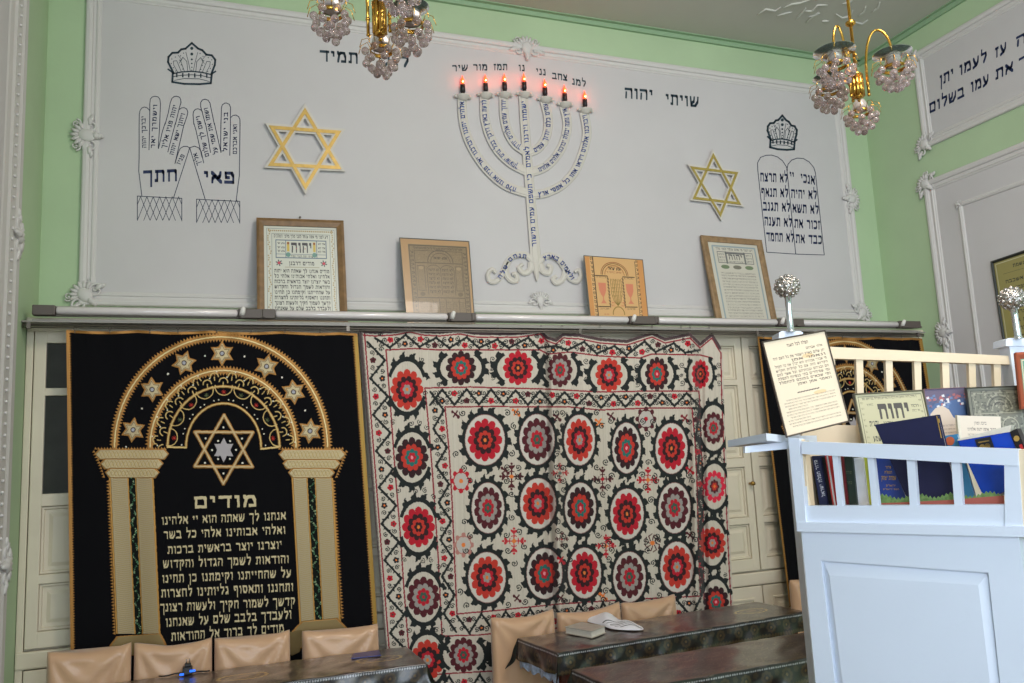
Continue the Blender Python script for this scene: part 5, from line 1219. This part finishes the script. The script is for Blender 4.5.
# back rail on posts
RP2 = frontal(2.85, 900, 350)
rl = thing('desk_back_rail', (*RP2.at(905, 400)[:2], 0), 'cream baluster rail with two square posts standing behind the books of the reading desk', 'railing')
prism_px('top_rail', [(786,344.5),(1012,356),(1012,364.5),(786,357)], RP2, .0, .03, warm_white, rl)
for a, c2 in ((828,836),(856,864),(885.5,894),(914,922.5),(942,949.5),(968.5,976),(993.5,1001)): prism_px('baluster', [(a,356),(a+7,356.5),(a+9,440),(a+3,440)], RP2, -.006, .018, warm_white, rl)
prism_px('lower_rail', [(790,430),(1024,436),(1024,448),(790,442)], RP2, 0, .03, warm_white, rl)
for x0, x1, y0 in ((779,803,331),(1006,1030,338)):
    q = [RP2.at(x0+3, y0+6, .012), RP2.at(x1-3, y0+6, .012)]; mb = MB(); mb.prism([q[0], q[1], np.array([q[1][0], q[1][1], 0]), np.array([q[0][0], q[0][1], 0])], -RP2.n*.06); mb.build('post', blue_white, rl)
    q = [RP2.at(x0, y0+1.5, .02), RP2.at((x0+3), y0, .02), RP2.at(x1-3, y0, .02), RP2.at(x1, y0+1.5, .02), RP2.at(x1, y0+8, .02), RP2.at(x0, y0+8, .02)]; mb = MB(); mb.prism(q, -RP2.n*.078); mb.build('post_cap', blue_white, rl)
silver = mat('embossed_silver', (190, 186, 182), .22, metal=.95, bump=.9, bscale=70)
for (bx_, by_, tx_, ty_, lb) in ((787,286.5,790.5,332,'silver ball finial on a bright tube on the left post above the paper notice'),(1012,298.5,1019,339,'silver ball finial on a bright tube at the right edge before the framed notice')):
    P_ = frontal(2.82, 900, 350); b = P_.at(bx_, by_); e = P_.at(tx_, ty_); r = .0405
    e[:2] = b[:2]*.35+e[:2]*.65
    t = thing('silver_finial', e, lb, 'finial', 'silver finials on the desk posts')
    ax = b-e; hL = np.linalg.norm(ax); mb = MB(); mb.lathe([(.016, 0), (.013, .004), (.0115, .012), (.0105, hL*.5), (.0115, hL-.03), (.014, hL-.028)], e, axis=ax, seg=20); mb.build('tube', mat('bright_silver', (215, 222, 228), .16, metal=.9), t)
    mb = MB(); mb.ball(b, r, sub=3, sc=(1, 1, .94))
    for i in range(60):
        ph_ = math.acos(1-2*(i+.5)/60); th_ = PI*(1+5**.5)*i; d = np.array([math.cos(th_)*math.sin(ph_), math.sin(th_)*math.sin(ph_), math.cos(ph_)]); mb.ball(b+d*r*.97*np.array([1, 1, .94]), r*.17, sub=1, sc=(1, 1, 1))
    mb.tube([b+r*1.0*np.array([math.cos(a), math.sin(a), .02]) for a in np.linspace(0, 2*PI, 25)[:-1]], .0022, 6, closed=True)
    mb.build('embossed_ball', silver, t)
# the notice board
NP = frontal(2.36, 805, 385, yaw=0); NP = PL(NP.P, NP.n+np.array([0, 0, .12]))
q = [(762,341.5),(825.5,329.8),(850,421.5),(786.5,437.5)]
t = thing('notice_sheet', NP.at(805, 425), 'tilted cream paper notice in a thin frame at the left corner of the desk', 'notice')
qi = inset(q, .022, .016); frame_part('thin_frame', q, qi, NP, .0, .006, mat('thin_metal_frame', (84, 76, 70), .35, metal=.4), t)
cv = CV(0, 0, 66, 98, 6, (222, 206, 180)); Dk = (66, 54, 50)
for x, y, rx, ry in ((42,22,6,2.5),(45,62,7,2)): cv.ell(x, y, rx, ry, (220,190,146))
cv.polys(text_polys('תפלה לכל השנה', (23, 9), (46, 9), 3), Dk)
cv.polys(text_polys('אלהי אברהם', (42, 15), (60, 15), 2.4), Dk)
for k, tx in enumerate(['יתן שלום בארץ וישמור את כל העם הזה','ונאמר אמן','מי שברך אבותינו הוא יברך את כל הקהל','הקדוש הזה עם כל קהלות הקדש','הם ובניהם ובנותיהם וכל אשר להם','ומי שמיחדים בתי כנסיות לתפלה','ומי שבאים בתוכם להתפלל','ונאמר אמן ואמן']):
    y = 20.5+k*4.3; cv.polys(text_polys(tx, (24 if k in (1, 7) else 5+k*.0, y), (61, y), 2.5), Dk)
random.seed(11)
for k, x in enumerate(range(22, 46, 3)): cv.line([(x, 58.2), (x+1.8, 57.8)], 1.1, Dk)
for k in range(10): scribble(cv, 5 if k % 3 else 8, 61 if k % 4 != 3 else 30, 64.5+k*3, 1.2, (110, 92, 80))
sheet('paper', cv, qi, NP, print_m, t, .0045)
# plates, cards and books between the two rails
def plate(label, nm, cat, q, depth, cvf, th=.012, fm=None, ins=.03, lean=.12, mprint=None, pn='print'):
    Pp = frontal(depth, 900, 440); Pp = PL(Pp.P, Pp.n+np.array([0, 0, lean])); t = thing(nm, Pp.at(*np.mean(q[2:], 0)), label, cat)
    qi = inset(q, ins, ins); frame_part('frame', q, qi, Pp, 0, th, fm or rod_m, t); sheet(pn, cvf, qi, Pp, mprint or print_m, t, th*.75); return t
cv = CV(0, 0, 72, 54, 6, (184, 180, 148)); Dk = (52, 54, 56); cv.line([(2,2),(70,2),(70,53),(2,53)], .4, Dk, closed=True); scribble(cv, 6, 66, 4.6, 1.6, Dk)
cv.polys(text_polys('יהוה', (21, 21), (54, 21), 11, nw=1., nh=2.1), (74, 70, 66)); scribble(cv, 10, 19, 10, 1.6, Dk); scribble(cv, 57, 66, 13, 2, Dk); scribble(cv, 57, 66, 17, 1.6, Dk)
cv.polys(text_polys('והגית', (9, 28), (19, 28), 4.5), Dk); cv.polys(text_polys('שמע', (10, 41), (18, 41), 4.5), Dk); cv.polys(text_polys('אדני', (24, 27), (34, 27), 2.6), Dk)
cv.line(arc(42, 33, 12, 8, 10, 170), .7, (110,116,96)); cv.line(arc(42, 33, 9, 5.5, 10, 170), .5, (110,116,96))
for y in range(8, 52, 5): scribble(cv, 3.5, 6.5, y, 1.3, Dk); scribble(cv, 66, 69, y, 1.3, Dk)
cv.line([(22,31),(22,52)], .5, Dk); cv.line([(24,34),(66,34)], .4, Dk); scribble(cv, 25, 64, 38, 1.6, Dk); scribble(cv, 25, 64, 42, 1.6, Dk)
plate('pale yellow plaque with large Hebrew letters in a thin frame, behind the navy folder', 'lettered_plaque', 'plaque', [(853.5,393.5),(923.5,389.5),(938,455),(866,459)], 2.66, cv, ins=.025, fm=mat('thin_grey_frame', (98, 96, 82), .4))
cv = CV(0, 0, 46, 52, 6, (70, 96, 140)); cv.poly([(0,0),(46,0),(46,9),(0,14)], (96,86,110))
for k in range(60): x, y = random.uniform(0, 46), random.uniform(5, 16); cv.poly([(x,y),(x+3,y-.6),(x+3.4,y+1.6),(x+.3,y+1.8)], random.choice([(206,206,212),(96,120,160),(160,96,100),(70,84,120)]))
cv.poly([(2,52),(2,28),(3.5,22),(10,17),(18,15),(25,19),(29,26),(38,30),(38,52)], (198,182,166)); scribble(cv, 4, 36, 34, 1.5, (110,100,100))
for k in range(4): scribble(cv, 16, 36, 37+k*3.2, 1.3, (100,92,96))
plate('blue and beige picture card between the yellow plaque and the grey relief plate', 'picture_card', 'card', [(924,389),(965.5,387),(972,446),(931,449)], 2.70, cv, th=.004, ins=.012, fm=mat('card_edge', (150, 110, 120), .5))
cv = CV(0, 0, 62, 66, 6, (104, 104, 90)); D2, L2 = (62, 62, 54), (150, 148, 128)
cv.line([(3,3),(59,3),(59,64),(3,64)], .8, D2, closed=True); cv.line([(6,6),(56,6),(56,64),(6,64)], .6, L2, closed=True)
for r in (14, 12, 8): cv.line(arc(33, 24, r, r*1.1, 0, 180), .8, L2 if r != 12 else D2)
for k in range(260): x, y = random.uniform(4, 58), random.uniform(4, 64); curl(x, y, 1.2, 1, random.uniform(0, 6), .4, random.choice([D2, L2]))
cv.line([(6,29),(56,29)], .9, L2); cv.line([(30,31),(30,64)], .8, L2); cv.polys(text_polys('שמע', (27, 20), (39, 20), 3.5), D2); cv.ell(42, 44, 9, 10, L2, inner=.88)
plate('dark grey embossed metal plate with an arch, leaning at the right end of the desk', 'relief_plate', 'plate', [(966,387.5),(1024,385),(1034,446),(974,449)], 2.67, cv, ins=.02, fm=mat('pewter', (88, 88, 78), .35, metal=.6), mprint=vcmat('pewter_relief', rough=.35, mrough=.35))
cv = CV(0, 0, 20, 30, 4, (90, 140, 120)); cv.line([(1,1),(19,1),(19,29),(1,29)], .8, (200,190,160), closed=True)
plate('red wooden frame cut by the right edge of the picture, standing before the relief plate', 'red_frame', 'picture frame', [(1015.5,352.5),(1050,350),(1056,406),(1021.5,409)], 2.62, cv, ins=.12, fm=mat('red_wood', (150, 74, 50), .4))
# books
def book(label, q, depth, thick, cm, spine_px=False, group=None, lean=0., name='book', pages=paper_w, decor=None, cat='book'):
    """q: TL TR BR BL of the side facing the camera; thick: extent away from the camera"""
    Pp = DP(depth); Pp = PL(Pp.P, Pp.n+np.array([0, 0, lean])); A, B, C_, D_ = [Pp.at(x, y) for x, y in q]; bk = -Pp.n*thick; t = thing(name, (C_+D_)/2, label, cat, group)
    if spine_px:     # the narrow spine faces the camera: two boards and a spine wrap the pages
        w = B-A; w2 = C_-D_; f = .16
        mb = MB(); mb.prism([A, A+w*f, D_+w2*f, D_], bk); mb.prism([B-w*f, B, C_, C_-w2*f], bk); mb.prism([A+nF*.002, B+nF*.002, C_+nF*.002, D_+nF*.002], -Pp.n*.004); mb.build('cover', cm, t)
        dz = (D_-A)*.025; mb = MB(); mb.prism([A+w*f+dz-Pp.n*.004, B-w*f+dz-Pp.n*.004, C_-w2*f-dz-Pp.n*.004, D_+w2*f-dz-Pp.n*.004], bk*.95); mb.build('page_block', pages, t)
    else:
        f = min(.003, thick*.3); mb = MB(); mb.prism([A, B, C_, D_], -Pp.n*f); mb.prism([A+bk*1, B+bk, C_+bk, D_+bk], Pp.n*f)
        mb.prism([A, A+(B-A)*.012, D_+(C_-D_)*.012, D_], bk); mb.build('cover', cm, t)
        e = .02; mb = MB(); mb.prism([A+(B-A)*.013+(D_-A)*e-Pp.n*f, B-(B-A)*e+(C_-B)*e-Pp.n*f, C_-(C_-D_)*e-(C_-B)*e-Pp.n*f, D_+(C_-D_)*.013-(D_-A)*e-Pp.n*f], bk+Pp.n*2*f); mb.build('page_block', pages, t)
    if decor:
        for nm, polys, m in decor: paint(nm, polys, Pp, m, t, off=.0028)
    return t
cm = lambda n, rgb, r=.4: mat('cover_'+n, rgb, r, noise=.1, nscale=30)
goldleaf = mat('gold_stamp', (196, 160, 86), .35, metal=.5); white_stamp = mat('white_stamp', (210, 212, 220), .5)
gs = 'books standing on the reading desk shelf'
book('thin grey-brown book in the shadow at the far left of the desk shelf', [(805,457),(811,457),(818,506),(812,506)], 2.46, .12, cm('greybrown', (120, 108, 92)), True, gs)
book('navy book with pale spine lettering, leftmost dark spine on the desk shelf', [(812,456),(820,456),(828,506),(820,506)], 2.42, .13, cm('navy', (34, 40, 76)), True, gs, decor=[('spine_lettering', path_text('סדור תפלה ישראל', [(815.5, 460), (824, 497)], 3.2), white_stamp)])
book('black book between the navy spine and the red striped one', [(820.5,457),(824.5,457),(833,506),(828.5,506)], 2.43, .13, cm('blk', (22, 20, 24)), True, gs)
book('white and red striped thin spine left of the first baluster', [(825,455),(829,455),(836.5,506),(833.2,506)], 2.42, .13, cm('redwhite', (196, 60, 62)), True, gs, decor=[('white_stripe', [[(826.4,456),(828.2,456),(836,506),(834.4,506)]], white_stamp)])
book('black spine touching the first baluster of the desk rail', [(829.5,456),(834,456),(841,506),(837,506)], 2.44, .12, cm('blk2', (26, 22, 22)), True, gs)
book('cream spine right of the first baluster', [(836.5,455),(840.5,455),(846.3,506),(842,506)], 2.43, .12, cm('creamc', (200, 184, 160)), True, gs)
book('dark maroon and white striped thin book left of the green one', [(841,455),(843.8,455),(849.5,506),(846.8,506)], 2.42, .12, cm('maroon', (120, 26, 40)), True, gs)
book('thick dark green book with rubbed spine in the second opening', [(844.2,456),(852.5,456),(857.6,506),(850,506)], 2.40, .14, cm('green', (24, 42, 36)), True, gs, decor=[('spine_lettering', text_polys('תורה', (846,474), (851.6,474), 3)+text_polys('כתר', (847,484), (852,484), 2.6), mat('faded_stamp', (84, 92, 70), .5))])
book('thick white book between the green one and the second baluster', [(853,458),(863,458.5),(868.5,506),(858.3,506)], 2.41, .14, cm('white', (206, 212, 222)), True, gs)
book('yellow-green thin book beside the second baluster', [(863.5,457),(866.5,457),(871.8,506),(869,506)], 2.42, .13, cm('lime', (182, 190, 70)), True, gs)
gp = []
for t_, a, b, h_ in (('סדור',(885.5,468.5),(891,468.5),2.4),('תפלה',(884.5,473.5),(892,473.5),2.4),('שמחת יצחק',(881.5,480),(896,480),4),('ירושלים',(886,486.5),(895.5,486.5),1.8),('תשס ירושלים',(883,490),(899,490),1.5)): gp += text_polys(t_, a, b, h_)
book('royal blue prayer book with gold title seen between the second and third balusters', [(868.5,455),(889,455),(907,500.5),(879,500.5)], 2.44, .025, cm('royal', (40, 66, 150)), False, gs, decor=[('gold_title', gp, goldleaf)])
book('large dark navy folder with gold corner marks leaning across the desk, largest of all', [(874.5,424.8),(938,414.6),(958,500),(908,501)], 2.40, .018, cm('folder', (16, 20, 62), .6), False, None, name='folder', cat='folder', decor=[('gold_corner', [[(936.2,416),(937.2,415.8),(942,438),(941,438)], [(937,418),(939.5,419),(940,423),(937.8,422)]], goldleaf)])
bpolys = [[(974.5,439.5),(990.5,436.5),(996,452),(980.5,455)]]; 
tb_ = book('thick bright blue book with gold badge and black spine, tilted at the right end', [(957.5,440.5),(1009.5,431.8),(1028,480),(985,500)], 2.44, .045, cm('bright_blue', (22, 70, 190), .25), False, gs, decor=[('badge', bpolys, mat('badge_black', (30, 30, 34), .4)), ('badge_gold', [disc(982.3, 447, 2.9, 12), disc(987.5, 446, 2.9, 12), [(978,442),(989,440),(989.4,441.2),(978.4,443.2)]], goldleaf)])
pp_ = DP(2.435); P = [pp_.at(x, y) for x, y in ((1009.8,431.8),(1017,428.5),(1036,474),(1028.4,480))]; mb = MB(); mb.prism(P, -pp_.n*.04); o = mb.build('black_spine', cm('blk3', (24, 18, 20)), tb_)
P = [DP(2.434).at(x, y) for x, y in ((957.8,439.2),(1011.5,425),(1009.8,431.8),(957.5,440.8))]; mb = MB(); mb.prism(P, back*.03); mb.build('page_top', paper_w, tb_)
paint('spine_badge', [disc(1016.5, 438.5, 3, 10)], pp_, goldleaf, tb_, off=.002); paint('red_lettering', [[(1019,445),(1022,444),(1026,455),(1023,456)]], pp_, mat('red_print', (190, 40, 40), .5), tb_, off=.002)
book('thin turquoise booklet behind the bright blue book', [(943,436),(957,434),(976,500),(962,500.5)], 2.47, .012, cm('turq', (70, 140, 184)), False, gs, decor=[('orange_disc', [disc(950, 441, 4.5, 14)], mat('orange_print', (206, 104, 66), .5))])
book('grey patterned book seen at the right end behind the last baluster', [(978,452),(1004,456),(1012,492),(990,500)], 2.52, .02, mat('cover_grey_pattern', (146, 152, 164), .5, noise=.4, nscale=120), False, gs)
cvb = CV(0, 0, 40, 26, 6, (214, 204, 190)); cvb.polys(text_polys('ברכת המזון', (14, 7), (26, 7), 2.2), (90, 84, 84)); cvb.polys(text_polys('ברוך אתה יהוה אלהינו', (7, 12), (35, 12), 2.2), (90, 84, 84)); scribble(cvb, 7, 35, 16, 1.4, (110,104,100)); scribble(cvb, 7, 35, 19.5, 1.4, (110,104,100))
Pb = frontal(2.56, 980, 425); t = thing('open_booklet', Pb.at(978, 445), 'small white open booklet with Hebrew print standing before the relief plate', 'booklet'); q = [(959,415.5),(1000.5,416.5),(1002,448),(962,448)]
prism_px('page_block', q, Pb, 0, .01, paper_w, t); prism_px('folded_leaf', [(957,415),(960,415.6),(963,447),(960,447)], Pb, .004, .012, paper_w, t); sheet('page', cvb, q, Pb, print_m, t, .0025)
# printed card strip of grass lying along the shelf
Pg = DP(2.34); cvg = CV(0, 0, 128, 20, 5, (96, 128, 76))
t = thing('grass_picture', Pg.at(940, 505), 'long low picture strip of green grass above red-brown earth along the shelf front', 'picture strip')
pts = [(872,505.5)]; 
for i in range(66):
    x = 872+i*2.0; pts.append((x, 498.5-2.2*math.sin(i*.35)-(i*.05)-(2.6 if i % 2 else 0)))
pts += [(1003,504.5)]; prism_px('grass', pts, Pg, 0, .003, mat('grass_print', (112, 146, 84), .6, noise=.4, nscale=120), t)
prism_px('earth', [(872,505.8),(872,503.5),(900,502.5),(950,500),(1004,495.5),(1004,505)], Pg, .0025, .002, mat('earth_print', (170, 92, 80), .6), t)
if False: prism_px('earth', [(1004,470),(1003.5,505)][:0]+[(1003,488),(1006,487),(1006,505),(1003,505)], Pg, .001, .002, mat('grass_print', (0,0,0)), t)
# ================================================================== CHANDELIERS
gold = mat('polished_gold', (206, 160, 74), .18, metal=.95)
crystal = mat('crystal_glass', (214, 198, 194), .08, trans=.8, ior=1.42); dish_m = mat('smoked_glass_dish', (112, 126, 120), .08, trans=.8, ior=1.15); frost = mat('frosted_glass', (188, 176, 170), .35, trans=.5)
ball_mesh = None
def chandelier(label, cyl_px, depth, cyl_h, cyl_r, cups, arms_up, rod_on, br, seed):
    global ball_mesh
    R_ = random.Random(seed); C0 = CP+ray(*cyl_px)*depth
    t = thing('chandelier', (C0[0], C0[1], ZC-.0), label, 'chandelier', 'gold chandeliers with glass drops')
    mb = MB()
    for k in range(8):
        a = 2*PI*k/8; mb.tube([C0+np.array([cyl_r*.72*math.cos(a), cyl_r*.72*math.sin(a), -cyl_h/2]), C0+np.array([cyl_r*.72*math.cos(a), cyl_r*.72*math.sin(a), cyl_h/2])], cyl_r*.34, 8)
    mb.lathe([(cyl_r*.5, -cyl_h/2-.006), (cyl_r*.95, -cyl_h/2+.003), (cyl_r*.6, -cyl_h/2+.008), (cyl_r*.6, cyl_h/2-.008), (cyl_r*.95, cyl_h/2), (cyl_r*.3, cyl_h/2+.012)], C0, seg=20); mb.build('core', gold, t)
    mb = MB(); mb.tube([C0+np.array([0, 0, cyl_h/2]), np.array([C0[0], C0[1], ZC-.03])], .005, 8); mb.lathe([(.0, -.05), (.03, -.045), (.055, -.01), (.06, -.001)], (C0[0], C0[1], ZC), seg=20)
    for z in rod_on: mb.ball((C0[0], C0[1], z), .011); mb.lathe([(.006, -.012), (.016, -.004), (.016, .004), (.006, .010)], (C0[0], C0[1], z), seg=16)
    mb.build('rod', gold, t)
    for (px, py, d, dish_r) in cups:
        K = CP+ray(px, py)*d; dv = K-C0; dv[2] = 0; dr = np.linalg.norm(dv); dv = dv/(dr+1e-9); s = C0+dv*(cyl_r+.012)
        zA = max(K[2]+.07, C0[2]+.05)+arms_up; zb = C0[2]-cyl_h/2
        if dr > .07:
            pts = [s+np.array([0, 0, -cyl_h/2]), s+np.array([0, 0, cyl_h*.4])]; z0 = pts[-1][2]; top = zA
            for i in range(13):
                a = PI*i/12; pts.append(np.array([*(s[:2]+dv[:2]*(dr-cyl_r-.012)*(1-math.cos(a))/2), (z0 if a < PI/2 else K[2]+.03)+(top-(z0 if a < PI/2 else K[2]+.03))*math.sin(a)]))
            mb = MB(); mb.tube(pts, .0042, 8); mb.ball(pts[0], .006, sub=1); mb.ball(pts[0]+np.array([0, 0, cyl_h*.5]), .007, sub=1); mb.build('arm', gold, t)
        mb = MB()
        if dish_r > 0: mb.lathe([(.006, .022), (.02, .018), (dish_r*.6, .018), (dish_r, .024), (dish_r, .022), (dish_r*.6, .015), (.02, .012), (.006, .014)], K, seg=28, cap=False)
        sh_ = mb.build('glass_dish', dish_m, t) if dish_r > 0 else None
        mb = MB(); mb.lathe([(.004, .026), (.017, .020), (.024, .004), (.028, -.012), (.026, -.018), (.022, -.012), (.014, .01)], K, seg=18, cap=False); dome = mb.build('frosted_cup', frost, t)
        mb = MB(); rr = br*2.7
        mb.lathe([(rr*1.02, -.020), (rr*1.08, -.024), (rr*1.05, -.032), (rr*.98, -.030), (rr*.95, -.022)], K, seg=24, cap=False)
        for i in range(10):
            a = 2*PI*i/10+.2; d_ = np.array([math.cos(a), math.sin(a), 0]); mb.tube([K+d_*rr*.95+np.array([0, 0, -.02]), K+d_*rr*1.3+np.array([0, 0, .002]), K+d_*rr*1.9+np.array([0, 0, -.006]), K+d_*rr*2.15+np.array([0, 0, -.03])], .0011, 5)
        ring = mb.build('gilt_ring', gold, dome)
        rows = [(br*4.1, -.038, 8), (br*3.8, -.060, 7), (br*2.6, -.078, 5), (br*1.3, -.094, 3), (0, -.058, 1)]
        for r_, z_, n_ in rows:
            for i in range(n_):
                a = 2*PI*i/n_+R_.uniform(-.15, .15)+z_*40; p = K+np.array([r_*math.cos(a), r_*math.sin(a), z_+R_.uniform(-.005, .005)])
                if ball_mesh is None:
                    m2 = MB(); m2.ball((0, 0, 0), 1., sub=3); m2.lathe([(.16, .95), (.2, 1.05), (.1, 1.15)], (0, 0, 0), seg=8); o = m2.build('glass_ball', crystal, ring, loc=(0, 0, 0)); ball_mesh = o.data
                else: o = bpy.data.objects.new('glass_ball', ball_mesh); link(o, ring)
                o.location = p-world_loc(ring); o.scale = (br,)*3
    return t
chandelier('gold chandelier with clusters of glass balls hanging at the upper right before the corner', (857.5, 86), 2.7, .075, .019,
           [(835,58,2.68,.066),(893,60.5,2.66,.060),(829,84,2.86,.052),(860,106,3.0,0)], .045, [2.97], .0122, 1)
chandelier('gold chandelier with glass ball clusters cut by the top edge, before the candelabrum wall', (379.5, 18), 2.1, .085, .018,
           [(331,4,2.12,.048),(411,16,2.06,.046),(399,-29,1.86,.046),(381,42,2.25,0)], .05, [], .0107, 2)

# ================================================================== LIGHT
w = bpy.data.worlds.new('world'); SC.world = w; w.use_nodes = True
bg = w.node_tree.nodes['Background']; sky = w.node_tree.nodes.new('ShaderNodeTexSky'); sky.sky_type = 'HOSEK_WILKIE'; sky.sun_direction = (.4, -.3, .85); sky.turbidity = 4
w.node_tree.links.new(sky.outputs['Color'], bg.inputs['Color']); bg.inputs['Strength'].default_value = .8
def area(name, loc, target, sx, sy, e, col, spread=180):
    l = bpy.data.lights.new(name, 'AREA'); l.shape = 'RECTANGLE'; l.size = sx; l.size_y = sy; l.energy = e; l.color = col; l.spread = math.radians(spread)
    o = bpy.data.objects.new(name, l); link(o); o.location = loc; o.rotation_euler = (Vector(target)-Vector(loc)).to_track_quat('-Z', 'Y').to_euler(); return o
for i, (a, b) in enumerate(wins): area('window_area_light', ((a+b)/2, YF-.05, (WZ0+WZ1)/2), ((a+b)/2, 4, 1.9), b-a-.1, WZ1-WZ0-.1, 60, (.80, .88, 1.))
area('window_area_light', (XL-.04, (LW[0]+LW[1])/2, (LW[2]+LW[3])/2), (4, -.6, 1.6), LW[1]-LW[0]-.1, LW[3]-LW[2]-.1, 165, (.76, .85, 1.))  # area lamp in the added side window, more cool light on the desk
area('added_warm_fill', (1.9, .9, 4.25), (2.0, 2.6, 1.5), .8, .8, 70, (1., .88, .78))  # unseen warm fill added under the ceiling to brighten the back wall
SC.view_settings.view_transform = 'Standard'; SC.view_settings.look = 'None'; SC.view_settings.gamma = 1; SC.view_settings.exposure = 0.0; SC.view_settings.use_curve_mapping = False
